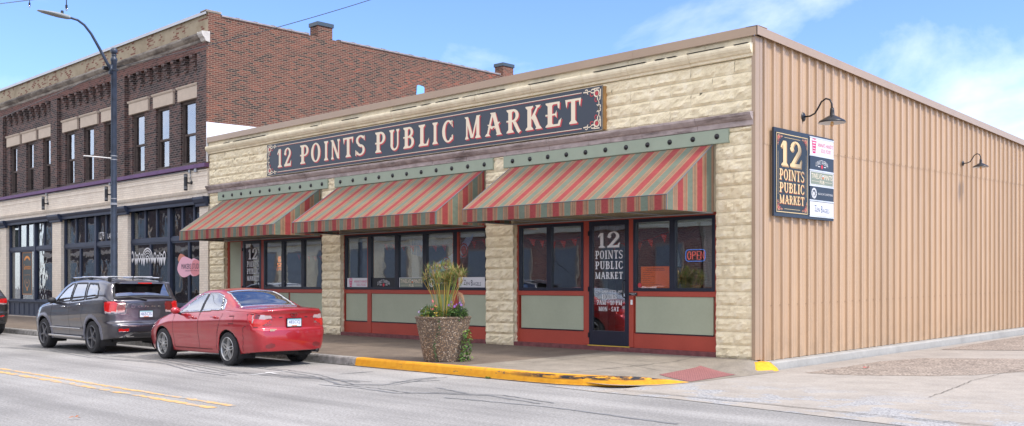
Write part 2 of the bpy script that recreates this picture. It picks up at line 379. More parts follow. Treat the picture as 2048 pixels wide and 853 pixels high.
# cracks, tar seams
def strip(m,path,w,z,seed=0,zf=None):
    r=random.Random(seed); P=[]
    for i in range(len(path)-1):
        a=Vector(path[i]);b=Vector(path[i+1]); n=max(2,int((b-a).length/.12))
        for k in range(n):
            q=a.lerp(b,k/n); P.append((q.x+r.uniform(-.02,.02),q.y+r.uniform(-.02,.02)))
    P.append(path[-1])
    for i in range(len(P)-1):
        a=Vector(P[i]);b=Vector(P[i+1]); t=(b-a).normalized(); n=Vector((-t.y,t.x))
        wa=w*r.uniform(.6,1.3)/2
        q=[a+n*wa,b+n*wa,b-n*wa,a-n*wa]
        m.poly([(c.x,c.y,(zf(c.x,c.y) if zf else 0)+z+ (i%2)*.0006) for c in q])
CR=[[(-16.79,-7.1),(-13.83,-6.74),(-11.75,-6.48),(-10.06,-6.33),(-7.78,-6.6),(-6.46,-6.79),(-5.33,-6.63),(-4.54,-6.36)],
[(-14.57,-6.74),(-11.67,-7.02),(-10.26,-6.8),(-9.03,-6.67),(-7.21,-7.1),(-5.87,-7.16)],
[(-7.12,-5.94),(-6.06,-5.97),(-4.84,-6.16),(-3.23,-6.7),(-2.69,-6.28),(-3.02,-5.48),(-3.11,-4.84)],
[(-4.89,-6.71),(-4.46,-6.41),(-3.76,-6.32),(-3.33,-6.25)],
[(-3.45,-6.92),(-2.6,-6.82),(-1.66,-6.86),(-1.34,-6.55),(-.82,-6.31),(-.48,-6.15),(.65,-6.35)],
[(-1.84,-5.97),(-.96,-6.17)],[(-.76,-6.77),(.03,-6.65),(.99,-6.53),(1.7,-6.59),(2.14,-6.62),(2.69,-6.67),(3.04,-6.68)],
[(-4.72,-5.63),(-4.71,-4.93)],[(-2.99,-5.91),(-2.77,-5.58),(-2.67,-5.14)]]
m=MB()
for i,c in enumerate(CR):
    strip(m,c,.055,.004,i); 
    if i<5: strip(m,[(x+.1,y+.16) for x,y in c],.03,.0055,i+20)
tag(m.build('road_cracks',pm('tar sealed cracks',(.17,.172,.178),.85,.35,5.)),'dark tar sealed cracks in the street',kind='structure')
m=MB()
strip(m,[(4.0,-2.17),(3.55,.6),(3.48,3.27)],.012,.010,3,dz); strip(m,[(.4,-4.32),(2.5,-4.4),(9,-4.7)],.02,.010,6,dz)
tag(m.build('driveway_cracks',pm('dark joint',(.10,.09,.075),.95)),'thin dark cracks across the side drive',kind='structure')
M['linepaint']=kerbmat('worn orange line paint',(.62,.36,.13),(.72,.44,.18),(.34,.33,.31),.51)
m=MB()
strip(m,[(-90,-9.33),(-9.5,-9.33),(-5.3,-9.31),(-1.95,-9.27)],.10,.004,1); strip(m,[(-90,-9.56),(-9.5,-9.58),(-1.95,-9.56)],.12,.004,2)
tag(m.build('lane_lines',M['linepaint']),'worn double yellow centre lines',kind='structure')
m=MB(); strip(m,[(-5.65,-6.82),(-5.87,-5.93)],.08,.007,1); strip(m,[(-5.9,-6.35),(-5.5,-6.4)],.08,.009,2); strip(m,[(-11.9,-6.7),(-11.95,-6.0)],.08,.007,1)
tag(m.build('parking_marks',pm('worn white paint',(.55,.55,.53),.8,.15,8.)),'worn white parking bay marks',kind='structure')
# tactile pad
m=MB(); A,B,C_,D=[Vector(p) for p in ((-.36,-2.38),(-.58,-.85),(.30,-1.10),(.44,-2.62))]
def pz(p): return walkz(p.x,p.y)
for i in range(14):
    for j in range(20):
        u=(i+.5)/14; v=(j+.5)/20
        def q(u,v): return A.lerp(D,u).lerp(B.lerp(C_,u),v)
        c=q(u,v); s=.016
        m.add([(c.x-s,c.y-s,pz(c)+.006),(c.x+s,c.y-s,pz(c)+.006),(c.x+s,c.y+s,pz(c)+.006),(c.x-s,c.y+s,pz(c)+.006),(c.x,c.y,pz(c)+.013)],[(0,1,4),(1,2,4),(2,3,4),(3,0,4)],1)
n=8
m.grid(lambda u,v:(lambda c:(c.x,c.y,pz(c)+.006))(A.lerp(D,u).lerp(B.lerp(C_,u),v)),[i/n for i in range(n+1)],[i/n for i in range(n+1)],0)
tag(m.build('tactile_pad',[pm('brick red tactile paving',(.30,.12,.11),.8,.15,20.),pm('tactile domes',(.20,.085,.08),.8,.1)]),'brick red tactile paving pad at the corner ramp',kind='structure')
# slab joints in the pavement
m=MB(); strip(m,[(-2.66,-4.1),(-2.66,-1.4),(-2.7,-.1)],.014,.004,1,walkz); strip(m,[(-3.2,-2.1),(-.7,-2.0)],.012,.004,2,walkz); strip(m,[(-1.2,-4.1),(-1.1,-.1)],.012,.004,4,walkz)
tag(m.build('pavement_joints',pm('pavement joint',(.085,.075,.06),.95)),'dark joints between the corner slabs',kind='structure')
def debris(name,label,x,y,s,col,seed):
    r=random.Random(seed); m=MB()
    for k in range(3):
        cx=x+r.uniform(-s,s);cy=y+r.uniform(-s,s);z=max(dz(cx,cy),.0)+.01
        m.poly([(cx+s*r.uniform(.4,1)*math.cos(a),cy+s*r.uniform(.4,1)*math.sin(a),z+r.uniform(0,.03)) for a in (0,1.2,2.5,3.7,5)])
    tag(m.build(name,col,loc=(x,y,z)),label,'litter')
debris('dry_leaf','dry orange brown leaf lying on the street',-2.1,-11.2,.035,pm('dry leaf',(.42,.14,.04),.8),1)
debris('crumpled_wrapper','small red and white wrapper on the drive by the foundation',1.35,1.5,.05,pm('red wrapper',(.55,.1,.09),.6),2)
# ------------------------------------------------------------------ the market building
from mathutils import noise as mnoise
mk = thing('market_building','long single storey market with cream stone front and tan metal side','building',(-9.7,0,.2))
BH=.2427
def rockblock(m,x0,x1,z0,z1,Y,seed,amp=.034,axis='y'):
    nx=max(4,int((x1-x0)/.06)); nz=5; g=.004
    x0+=.0015;x1-=.0015;z0+=g;z1-=g
    rr=random.Random(seed); ox,oz=rr.uniform(0,90),rr.uniform(0,90); tilt=rr.uniform(-.4,.4)
    pts=[]
    for i in range(nx+1):
        for j in range(nz+1):
            u=i/nx; v=j/nz
            f=min(1,min(v,1-v)*(z1-z0)/.024)*min(1,.45+min(u,1-u)*(x1-x0)/.05)
            d=.010+ (amp*(.55+.9*mnoise.fractal((x0*2+u*(x1-x0)*5+ox,v*1.8+oz,0),1,2,4)+tilt*(v-.5))+.022*mnoise.noise((u*22+ox,v*9,oz)))*f if f>0 else 0
            d=max(.0,d)
            jx=(rr.uniform(-.008,.008) if 0<i<nx else 0); jz=(rr.uniform(-.008,.008) if 0<j<nz else 0)
            x=x0+u*(x1-x0)+jx; z=z0+v*(z1-z0)+jz
            pts.append((x,Y-d,z) if axis=='y' else (Y+d,x,z))
    k=nz+1
    m.add(pts,[(i*k+j,(i+1)*k+j,(i+1)*k+j+1,i*k+j+1) for i in range(nx) for j in range(nz)])
    # returns at the block rim
# upper stone wall, four courses between the two cornices
m=MB(); w=.952
for r in range(4):
    z1=5.63-r*.249; z0=z1-.249; off=-.40 if r%2==0 else .0
    x=off; 
    xs=[0.]
    q=-.40 if r%2==0 else -.876
    while q>-19.42: xs.append(q); q-=w
    xs.append(-19.45)
    for i in range(len(xs)-1):
        if xs[i]-xs[i+1]>.05: rockblock(m,xs[i+1],xs[i],z0,z1,0,r*100+i)
m2=m; 
m2.build('stone_wall',M['block'],mk)
m=MB(); m.box(-19.45,0,.012,.35,2.9,6.0); m.build('wall_core',M['mortar'],mk)
m=MB(); m.box(-19.45,-.003,.0,.010,4.62,5.64); m.build('mortar_joint',M['mortar'],mk)
# piers
def pier(x0,x1,z1,seed):
    m=MB(); m.box(x0,x1,0.006,.32,.15,z1)
    n=0; z=.195
    while z<z1-.05:
        zt=min(z+BH,z1)
        if n%2==0: rockblock(m,x0,x1,z,zt,0,seed+n)
        else:
            c=(x0+x1)/2; rockblock(m,x0,c,z,zt,0,seed+n); rockblock(m,c,x1,z,zt,0,seed+50+n)
        # rough return on the side facing the side street
        rockblock(m,.01,.12,z,zt,x1-.002,seed+200+n,.012,'x')
        z=zt; n+=1
    return m.build('stone_pier',M['block'],mk)
for i,(a,b) in enumerate(((-19.42,-18.54),(-13.34,-12.49),(-6.92,-6.04),(-.80,-.035))): pier(a,b,4.41,1000+i*300)
# mouldings
def moulding(name,prof,x0,x1,mat,joint=1.9,seed=0,smooth=False):
    m=MB(); rr=random.Random(seed); x=x0
    while x<x1:
        nx=min(x1,x+joint*rr.uniform(.75,1.15))
        if x1-nx<.4: nx=x1
        d=rr.uniform(-.004,.004)
        m.extr([(y-d,z+d*.5) for y,z in prof],'x',x+.003,nx-.003); x=nx
    return m.build(name,mat,mk,bevel=.006)
moulding('frieze',[(.0,5.87),(-.035,5.87),(-.035,6.02),(.0,6.02)],-19.44,-.01,M['cream_trim'],1.6,1)
moulding('upper_cornice',[(0,5.64),(-.055,5.64),(-.06,5.695),(-.09,5.70),(-.12,5.745),(-.135,5.76),(-.15,5.80),(-.15,5.835),(-.13,5.865),(0,5.872)],-19.46,0.0,M['cream_trim'],1.55,2)
moulding('lintel_cornice',[(0,4.405),(-.05,4.405),(-.055,4.50),(-.09,4.515),(-.12,4.55),(-.15,4.59),(-.155,4.632),(0,4.638)],-19.46,.01,M['mauve'],1.25,3)
# metal flashing
m=MB()
for i,x in enumerate(np.arange(-19.46,0,2.8)):
    x1=min(x+2.797,.118); 
    if x>.0: break
    m.extr([(-.10,6.0),(-.096,5.992),(-.09,6.0),(-.09,6.15),(-.0,6.165),(.25,6.165),(.25,6.155),(-.10,6.162)],'x',x,x1)
m.build('roof_flashing',M['flash'],mk)
def topz(y): return 6.155-.043*max(0,y)
m=MB(); 
for a in np.arange(-.1,24,3.0):
    b=a+2.997; z0,z1=topz(a),topz(b)
    m.add([(.10,a,z0-.155),(.12,a,z0-.155),(.12,a,z0),(-.12,a,z0+.01),(-.12,a,z0),(.10,a,z0-.01),
           (.10,b,z1-.155),(.12,b,z1-.155),(.12,b,z1),(-.12,b,z1+.01),(-.12,b,z1),(.10,b,z1-.01)],
          [(0,1,7,6),(1,2,8,7),(2,3,9,8),(3,4,10,9),(4,5,11,10),(5,0,6,11),(0,1,2,3,4,5),(6,7,8,9,10,11)])
m.build('side_flashing',M['flash'],mk)
m=MB(); m.poly([(-19.4,.2,5.95),(-.02,.2,5.95),(-.02,24,5.0),(-19.4,24,5.0)]); m.build('roof',M['grey_metal'],mk)
# corner trim
m=MB(); m.box(-.032,-.006,-.045,.1,.19,6.0); m.box(-.03,.045,-.05,-.028,.19,6.0); m.box(.022,.045,-.028,.10,.19,6.0); m.box(.022,.050,.10,.19,.19,6.0); m.build('corner_trim',M['flash'],mk,bevel=.004)
# ribbed siding in two lifts, seam rises with the site
def siding(name,zb,zt,dx):
    m=MB(); P=.324; y=.19
    pro=[(0,0),(.045,0),(.058,.042),(.118,.042),(.133,0),(.20,0),(.215,.008),(.23,.008),(.245,0)]
    pts=[]
    while y<23.6:
        for a,d in pro: pts.append((y+a,d))
        y+=P
    vs=[]
    for yy,d in pts: vs+= [(.012+dx+d,yy,zb(yy)),(.012+dx+d,yy,zt(yy))]
    m.add(vs,[(2*i,2*i+2,2*i+3,2*i+1) for i in range(len(pts)-1)])
    return m.build(name,M['tan'],mk)
sb=lambda y:.155+.0145*y; sm=lambda y:4.085+.0162*y
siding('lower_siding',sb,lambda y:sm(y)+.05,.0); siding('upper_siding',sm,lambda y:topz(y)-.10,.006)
m=MB(); m.poly([(.006,.0,.1),(.006,23.9,.1),(.006,23.9,5.1),(.006,.0,6.1)]); m.box(-19.4,.0,23.9,24,0,5.1); m.build('side_wall',M['dark_int'],mk)
# screws along the sheets
m=MB()
for k in range(72):
    y=.19+.324*k+.02
    for f in (lambda y:sm(y)+.03, lambda y:sb(y)+1.0):
        z=f(y); m.box(.02,.030,y-.006,y+.006,z-.006,z+.006)
m.build('sheet_screws',pm('screw heads',(.22,.16,.12),.5),mk)
# foundation strip of the metal side
m=MB()
xs=[.22,7.4,14.6,21,24]
for i in range(4):
    a,b=xs[i],xs[i+1]; m.add([(.0,a+.003,-.05),(.26,a+.003,-.05),(.235,a+.003,sb(a)-.035),(.20,a+.003,sb(a)-.008),(0,a+.003,sb(a)-.008),
      (.0,b,-.05),(.26,b,-.05),(.235,b,sb(b)-.035),(.20,b,sb(b)-.008),(0,b,sb(b)-.008)],[(0,1,6,5),(1,2,7,6),(2,3,8,7),(3,4,9,8),(0,1,2,3,4),(5,6,7,8,9)])
m.build('foundation',M['conc'],mk)
m=MB()
top=[(.0,-.12),(.12,-.14),(.22,.16),(.0,.18)]; bot=[(-.22,-.42),(.36,-.52),(.38,.22),(-.02,.24)]
b0=[(x,y,.0) for x,y in bot]; mid=[(x*.8+tx*.2,y*.8+ty*.2,.06) for (x,y),(tx,ty) in zip(bot,top)]; t1=[(x,y,.165) for x,y in top]
m.add(b0+mid+t1,[(0,1,5,4),(1,2,6,5),(2,3,7,6),(3,0,4,7),(4,5,9,8),(5,6,10,9),(6,7,11,10),(7,4,8,11),(8,9,10,11)])
o=m.build('corner_block',kerbmat('yellow corner block paint',(.72,.33,.008),(.80,.42,.015),(.35,.25,.12),.66),None,loc=(.1,-.1,0),bevel=.03); tag(o,'low yellow painted concrete block at the foot of the metal corner','block')
# ---- storefront joinery
YF=.10
def opening(name,x0,x1): pass
BAY=[(-18.54,-13.34),(-12.49,-6.92),(-6.04,-.80)]
for i,(a,b) in enumerate(BAY):
    m=MB(); m.box(a,b,.02,.35,.02,.20); m.box(a+.01,b-.01,-.02,.25,.16,.285); m.build('base_course',M['red_dark'],mk,bevel=.008)
    m=MB(); m.box(a,b,.09,.30,3.0,4.14); m.build('transom_wall',M['red'],mk)
def zrect(m,x0,x1,z0,z1,y0,y1,t=0): m.box(x0,x1,y0,y1,z0,z1)
def storefront(x0,x1,posts,skip,panels,rail_z=(1.31,1.41)):
    # red timber frame with sage panels; skip: door spans
    sf=MB()
    segs=[]; c=x0
    for a,b in sorted(skip)+[(x1,x1)]:
        if a>c: segs.append((c,a))
        c=b
    for a,b in segs:
        sf.box(a,b,YF+.012,YF+.09,.28,.572); sf.box(a,b,YF+.0,YF+.1,rail_z[0],rail_z[1])
    sf.box(x0,x1,YF+.005,YF+.1,2.845,3.0)
    for a,b in posts: sf.box(a,b,YF-.004,YF+.1,.29,2.85)
    f=sf.build('storefront_frame',M['red'],mk,bevel=.004)
    for a,b,z0,z1 in panels:
        p=MB(); p.box(a+.004,b-.004,YF+.022,YF+.06,z0+.004,z1-.004); po=p.build('panel',M['sage'],f)
        q=MB(); q.box(a,b,YF+.0,YF+.05,z0-.016,z0-.002); q.build('drip_strip',M['navy'],f)
    for a,b,z0,z1 in panels:
        q=MB(); q.box(a-.05,b+.05,YF+.06,YF+.09,z0-.05,z1+.05); q.build('backing_board',M['red'],f)
    return f
def window(x0,x1,z0,z1,Y,parent,t=.05,glassm=None,frame=None,blind=.12,dp=.09,name='window',py=.045):
    m=MB(); m.box(x0,x0+t,Y,Y+dp,z0,z1); m.box(x1-t,x1,Y,Y+dp,z0,z1); m.box(x0+t,x1-t,Y,Y+dp,z0,z0+t); m.box(x0+t,x1-t,Y,Y+dp,z1-t,z1)
    w=m.build(name,frame or M['navy'],parent,loc=((x0+x1)/2,Y,z0),bevel=.004)
    g=MB(); g.box(x0+t-.005,x1-t+.005,Y+py,Y+py+.006,z0+t-.005,z1-t+.005); g.build('pane',glassm or M['glass'],w)
    if blind:
        b=MB(); b.box(x0+t,x1-t,Y+dp+.01,Y+dp+.02,z1-t-blind,z1-t); b.build('blind',M['blind'],w)
    return w
W0,W1=1.41,2.845
sf1=storefront(-18.54,-13.34,[(-18.54,-18.42),(-17.75,-17.63),(-16.59,-16.45),(-13.46,-13.34)],[(-17.63,-16.59)],[(-16.40,-15.2,.59,1.31),(-15.1,-13.5,.59,1.31)])
p=MB(); p.box(-18.42,-17.75,YF+.022,YF+.06,.59,2.845); p.build('panel',M['sage'],sf1)
sf2=storefront(-12.49,-6.92,[(-12.49,-12.45),(-11.47,-11.31),(-8.16,-7.98),(-6.99,-6.92)],[],[(-12.42,-11.47,.59,1.31),(-11.31,-8.16,.59,1.31),(-7.98,-7.03,.59,1.31)])
sf3=storefront(-6.04,-.80,[(-6.04,-5.98),(-4.10,-3.95),(-2.91,-2.80),(-.89,-.80)],[(-3.95,-2.91)],[(-5.93,-4.12,.59,1.31),(-2.76,-.94,.59,1.31)])
WINS=[(-16.45,-15.435),(-15.435,-14.43),(-14.43,-13.46),
      (-12.45,-11.37),(-11.37,-10.265),(-10.265,-9.185),(-9.185,-8.075),(-8.075,-6.99),
      (-5.98,-5.075),(-5.075,-4.10),(-2.80,-1.855),(-1.855,-.89)]
for a,b in WINS: window(a+.001,b-.001,W0+.002,W1-.002,YF-.012,mk,t=.065)
# ---- doors
def door(x0,x1,zt,hx):
    m=MB(); t=.10; z0=.30
    m.box(x0-.0,x0+t,YF-.01,YF+.05,z0,zt); m.box(x1-t,x1,YF-.01,YF+.05,z0,zt); m.box(x0+t,x1-t,YF-.01,YF+.05,zt-.10,zt); m.box(x0+t,x1-t,YF-.01,YF+.05,z0,z0+.30)
    d=m.build('door',M['navy'],mk,loc=((x0+x1)/2,YF,z0),bevel=.004)
    g=MB(); g.box(x0+t-.004,x1-t+.004,YF+.015,YF+.021,z0+.296,zt-.096); g.build('pane',M['glass'],d)
    h=MB(); h.tube([(hx,YF-.012,1.28),(hx,YF-.075,1.29),(hx,YF-.085,1.33),(hx,YF-.085,1.58),(hx,YF-.075,1.62),(hx,YF-.012,1.63)],.013,8); h.build('handle',M['black'],d,smooth=True)
    k=MB(); k.box(x0-.02,x1+.02,YF-.03,YF+.08,.283,.298); k.build('threshold',pm('yellow threshold paint',(.72,.50,.05),.6,.1),d)
    for z in (.5,1.45,2.6):
        g=MB(); g.box(x0-.012,x0+.012,YF-.03,YF-.008,z-.05,z+.05); g.build('hinge',M['black'],d)
    return d
d1=door(-17.63,-16.59,2.86,-16.68); d2=door(-3.95,-2.91,2.85,-3.0)
# ---- fascia boards with bolts
def fascia(x0,x1,n,bx0,bx1):
    m=MB(); m.extr([(-.02,4.135),(-.055,4.135),(-.06,4.15),(-.06,4.385),(-.045,4.40),(-.02,4.40)],'x',x0,x1)
    f=m.build('fascia_board',M['sage2'],mk,bevel=.004)
    b0=None
    for i in range(n):
        x=bx0+(bx1-bx0)*i/(n-1)
        if b0 is None:
            b=MB(); b.lathe([(.001,-.03),(.018,-.03),(.02,-.018),(.045,-.014),(.052,0)],(x,-.062,4.27),14,axis='y'); b0=b.build('bolt',M['black'],f,loc=(x,-.062,4.27),smooth=True); bx=x
        else: cp(b0,x-bx,0,0)
    return f
fascia(-18.83,-13.01,11,-18.5,-13.27); fascia(-12.69,-6.64,11,-12.43,-6.92); fascia(-6.30,-.50,11,-6.02,-.75)
m=MB()
for a,b in ((-13.0,-12.7),(-6.62,-6.32)): m.box(a,b,-.02,.0,4.15,4.40)
m.build('pier_cap_board',M['cream_trim'],mk)
# ---- interior
m=MB(); m.box(-19.3,-.1,.35,9,.20,.24); m.build('interior_floor',pm('interior floor',(.16,.13,.10),.4,.3,2.),mk)
m=MB(); m.poly([(-19.3,8.9,.2),(-.1,8.9,.2),(-.1,8.9,3.3),(-19.3,8.9,3.3)]); m.poly([(-19.25,.3,.2),(-19.25,8.9,.2),(-19.25,8.9,3.3),(-19.25,.3,3.3)]); m.poly([(-.12,.3,.2),(-.12,8.9,.2),(-.12,8.9,3.3),(-.12,.3,3.3)])
m.poly([(-13.0,.3,.2),(-13.0,8.9,.2),(-13.0,8.9,3.3),(-13.0,.3,3.3)]); m.build('interior_wall',M['int_wall'],mk)
m=MB(); m.poly([(-19.3,.3,3.25),(-.1,.3,3.25),(-.1,8.9,3.25),(-19.3,8.9,3.25)]); m.build('ceiling',M['dark_int'],mk)
def drape(x,y,w,z0,z1,seed,mat):
    m=MB(); rr=random.Random(seed); n=14; us=[i/n for i in range(n+1)]
    m.grid(lambda u,v:(x+(u-.5)*w*(1-.35*math.sin(PI*v*.9))+.12*v*v, y+.035*math.sin(u*34+v*2),z1+(z0-z1)*v),us,[i/8 for i in range(9)])
    return m.build('curtain',mat,None,loc=(x,y,z0),smooth=True)
cw=pm('white curtain',(.62,.62,.60),.8,.05)
tag(drape(-10.0,.45,.42,1.5,2.76,1,cw),'white gathered curtain behind the middle window of the centre bay','curtain')
tag(drape(-2.1,.45,.26,1.9,2.78,2,cw),'narrow white curtain above the orange notice','curtain')
tag(drape(-1.35,.5,.35,1.5,2.78,3,pm('grey curtain',(.40,.38,.34),.9,.1)),'grey hanging curtain behind the neon sign','curtain')
def bunting(pts,label,seed,n,col):
    rr=random.Random(seed); m=MB(); P=[Vector(p) for p in pts]; path=[]
    for i in range(25):
        t=i/24; q=P[0].lerp(P[1],t); q.z-=.10*math.sin(PI*t); path.append(q)
    m.tube(path,.004,4)
    for k in range(n):
        q=path[int((k+.5)/n*24)]; s=rr.uniform(.07,.1); a=rr.uniform(-.5,.5)
        m.poly([(q.x-s,q.y,q.z),(q.x+s,q.y+.02*a,q.z-.02),(q.x+s*.2+a*.05,q.y+.03,q.z-.17)]);
    tag(m.build('bunting',col,None,loc=pts[0]),label,'bunting')
rd=pm('red bunting cloth',(.80,.035,.02),.7,.2)
bunting([(-11.2,.35,2.60),(-7.0,.35,2.62)],'string of small red pennants across the centre bay windows',1,11,rd)
bunting([(-5.95,.32,2.58),(-4.12,.35,2.6)],'string of small red pennants in the window left of the door',2,6,rd)
bunting([(-3.85,.6,2.42),(-2.0,.3,2.6)],'string of small red pennants right behind the door',3,5,rd)
bunting([(-16.4,1.2,2.45),(-13.6,1.0,2.5)],'string of tiny red lights and pennants in the left bay',4,9,rd)
def counter(x0,x1,y0,y1,h,label,mat):
    m=MB(); m.box(x0,x1,y0,y1,.24,.24+h-.05); m.box(x0-.05,x1+.05,y0-.05,y1+.05,.24+h-.05,.24+h); tag(m.build('counter',mat,None,loc=((x0+x1)/2,(y0+y1)/2,.24),bevel=.01),label,'counter')
counter(-16.2,-14,2.0,2.7,1.25,'long counter inside the left bay',pm('pale counter',(.45,.40,.34),.5)); counter(-11,-8,3.0,3.7,1.05,'long counter inside the centre bay',M['wood']); counter(-2.4,-1.0,1.6,2.2,1.3,'orange wood counter inside the right bay',pm('orange wood',(.42,.16,.05),.5,.3,5.))
for i,(x,y) in enumerate(((-15.9,2.4),(-14.2,3.6),(-8.6,2.2),(-5.5,2.6),(-2.3,3.4))):
    m=MB(); m.box(x-.13,x+.13,y-.13,y+.13,.24,3.25); m.build('column',pm('interior column %d'%i,((.28,.26,.24),(.10,.12,.13),(.2,.2,.2),(.35,.33,.3),(.45,.44,.42))[i],.8),mk)
# ---- awnings
PER=.605
def stripemat(name,axis,x0):
    t=NT(name); x=t.n('ShaderNodeSeparateXYZ',{0:t.pos()})
    u=t.math('FRACT',t.math('DIVIDE',t.math('SUBTRACT',x.outputs[axis],x0-60*PER),PER))
    R=(.255,.036,.036);G=(.125,.155,.115);T=(.26,.16,.095);O=(.29,.11,.06);B=(.12,.075,.05);Cr=(.27,.185,.11)
    # red band centred at u=0 / 1
    st=[(0.,R),(.135,Cr),(.145,O),(.175,T),(.215,B),(.235,T),(.275,B),(.295,O),(.33,Cr),(.345,T),(.37,G),(.63,O),(.65,Cr),(.67,T),(.71,B),(.73,T),(.77,B),(.79,T),(.83,O),(.85,Cr),(.865,R)]
    c=t.ramp(u,st,'CONSTANT')
    c=t.mix(1.,c,t.ramp(t.noise(t.pos(),1.8,4.),[(.3,.9),(.7,1.08)]),'MULTIPLY')
    w=t.noise(t.n('ShaderNodeMapping',{0:t.pos(),3:(1,1,1)}).outputs[0],7.,2.)
    return t.pbsdf(c,.85,bump=w,bs=.3,dist=.06)
def awning(x0,x1,red0,redside,label):
    a=thing('awning',label,'awning',((x0+x1)/2,0,2.9),'striped awnings over the shopfront')
    P=1.5; zt=4.12; zf=3.125; zb=2.855
    mx=stripemat('awning stripes',0,red0); my=stripemat('awning side stripes',1,redside)
    nx=60
    m=MB(); us=[x0+(x1-x0)*i/nx for i in range(nx+1)]
    sag=lambda x,v:-.012*math.sin(PI*v)*(1-.6*abs(math.cos(PI*(x-x0)/((x1-x0)/5))))
    m.grid(lambda x,v:(x,-.07-(P-.07)*v,zt+(zf-zt)*v+sag(x,v)),us,[i/8 for i in range(9)],0)
    m.build('canopy',[mx],a,smooth=True)
    m=MB(); m.grid(lambda x,v:(x,-P-.004-.006*math.sin(x*6)*v,zf+(zb-zf)*v),us,[0,.5,1]); m.build('valance',mx,a,smooth=True)
    for x,s in ((x0,-1),(x1,1)):
        m=MB(); m.poly([(x,-.07,zt),(x,-P,zf),(x,-P,zb),(x,-.03,zb+.03),(x,-.03,zt)]); m.build('side_panel',my,a)
    # piping along the front edge and hips
    m=MB(); m.tube([(x0,-P-.004,zf),(x1,-P-.004,zf)],.008,6); m.tube([(x1,-.07,zt),(x1,-P,zf),(x1,-P-.004,zb)],.010,6); m.tube([(x0,-.07,zt),(x0,-P,zf),(x0,-P,zb)],.010,6)
    m.build('piping',pm('awning piping',(.10,.12,.14),.6),a)
    m=MB(); r=.018
    m.tube([(x0+.02,-P+.03,zb+.02),(x1-.02,-P+.03,zb+.02)],r,6); m.tube([(x0+.02,-.03,zb+.02),(x1-.02,-.03,zb+.02)],r,6); m.tube([(x0+.02,-P+.03,zf-.03),(x1-.02,-P+.03,zf-.03)],r,6)
    n=5
    for i in range(n+1):
        x=x0+.02+(x1-x0-.04)*i/n
        m.tube([(x,-.05,zt-.04),(x,-P+.03,zf-.03),(x,-P+.03,zb+.02),(x,-.03,zb+.02)],r*.8,6)
    m.build('frame',M['grey_metal'],a)
    return a
awning(-18.50,-13.40,-14.43,-.45,'smallest looking striped awning, left one over the lettered side door')
awning(-12.52,-6.95,-7.66,-.62,'middle striped awning above the five tenant sign windows')
awning(-6.08,-.84,-1.02,-.48,'largest looking striped awning above the main entrance door')

m=MB(); rr=random.Random(12); x=-19.3
while x<-.3:
    l=rr.uniform(.2,1.4)
    if rr.random()<.62: m.extr([(-.152,5.868),(-.155,5.873+rr.uniform(.001,.007)),(-.06,5.873+rr.uniform(.002,.008)),(-.06,5.869)],'x',x,min(x+l,-.05))
    x+=l+rr.uniform(.02,.25)
m.build('cornice_crack',pm('dark open joint',(.035,.028,.02),.95),mk)
# ------------------------------------------------------------------ lettering
def stem(x,t=.2,y0=0.,y1=1.,bot=True,top=True,o=.10):
    P=[[(x-t/2,y0),(x+t/2,y0),(x+t/2,y1),(x-t/2,y1)]]
    for on,y,s in ((bot,y0,1),(top,y1,-1)):
        if on: P.append([(x-t/2-o,y),(x+t/2+o,y),(x+t/2+o*.85,y+s*.06),(x+t/2,y+s*.14),(x-t/2,y+s*.14),(x-t/2-o*.85,y+s*.06)])
    return P
def ring(cx,cy,rx,ry,tx,ty,a0=0,a1=360,n=None):
    n=n or max(6,int(abs(a1-a0)/15)); P=[]
    for i in range(n):
        q=[]
        for a,k in ((i,1),(i+1,1),(i+1,0),(i,0)):
            th=math.radians(a0+(a1-a0)*a/n); X=rx if k else rx-tx; Y=ry if k else ry-ty
            q.append((cx+X*math.cos(th),cy+Y*math.sin(th)))
        P.append(q)
    return P
def bar(x0,x1,y0,y1): return [[(x0,y0),(x1,y0),(x1,y1),(x0,y1)]]
def dia(x0,y0,x1,y1,t): return [[(x0-t/2,y0),(x0+t/2,y0),(x1+t/2,y1),(x1-t/2,y1)]]
def ser(x,y,s,t=.12,o=.09): return [[(x-t/2-o,y),(x+t/2+o,y),(x+t/2,y+s*.11),(x-t/2,y+s*.11)]]
G={}
G['I']=(.42,stem(.21))
G['P']=(.68,stem(.2)+bar(.2,.36,.91,1)+bar(.2,.36,.40,.49)+ring(.36,.70,.31,.30,.17,.09,-90,90)+bar(.0,.12,.42,.50))
G['B']=(.72,stem(.2)+bar(.2,.38,.91,1)+bar(.2,.40,.49,.57)+bar(.2,.40,0,.09)+ring(.38,.755,.27,.245,.16,.09,-90,90)+ring(.40,.285,.31,.285,.17,.09,-90,90)+bar(.0,.12,.49,.56))
G['R']=(.80,stem(.2)+bar(.2,.36,.91,1)+bar(.2,.38,.45,.54)+ring(.36,.725,.31,.275,.17,.09,-90,90)+bar(.0,.12,.47,.54)+[[(.34,.46),(.52,.46),(.72,.10),(.80,.04),(.66,-.06),(.56,.06)]])
G['O']=(.80,ring(.40,.5,.38,.51,.19,.08))
G['0']=(.66,ring(.33,.5,.31,.51,.16,.08))
G['C']=(.72,ring(.40,.5,.38,.51,.19,.08,42,318)+[[(.60,.98),(.67,.98),(.68,.66),(.62,.72)],[(.62,.30),(.70,.34),(.69,.10),(.60,.12)]])
G['S']=(.66,ring(.33,.755,.29,.255,.15,.09,25,250)+ring(.31,.27,.31,.28,.15,.09,-160,75)+[[(.20,.60),(.16,.50),(.36,.40),(.46,.52)],[(.22,.66),(.30,.55),(.46,.50),(.40,.42)],[(.56,.98),(.60,.98),(.61,.72),(.54,.78)],[(.0,.0),(.05,.0),(.09,.22),(.0,.3)]])
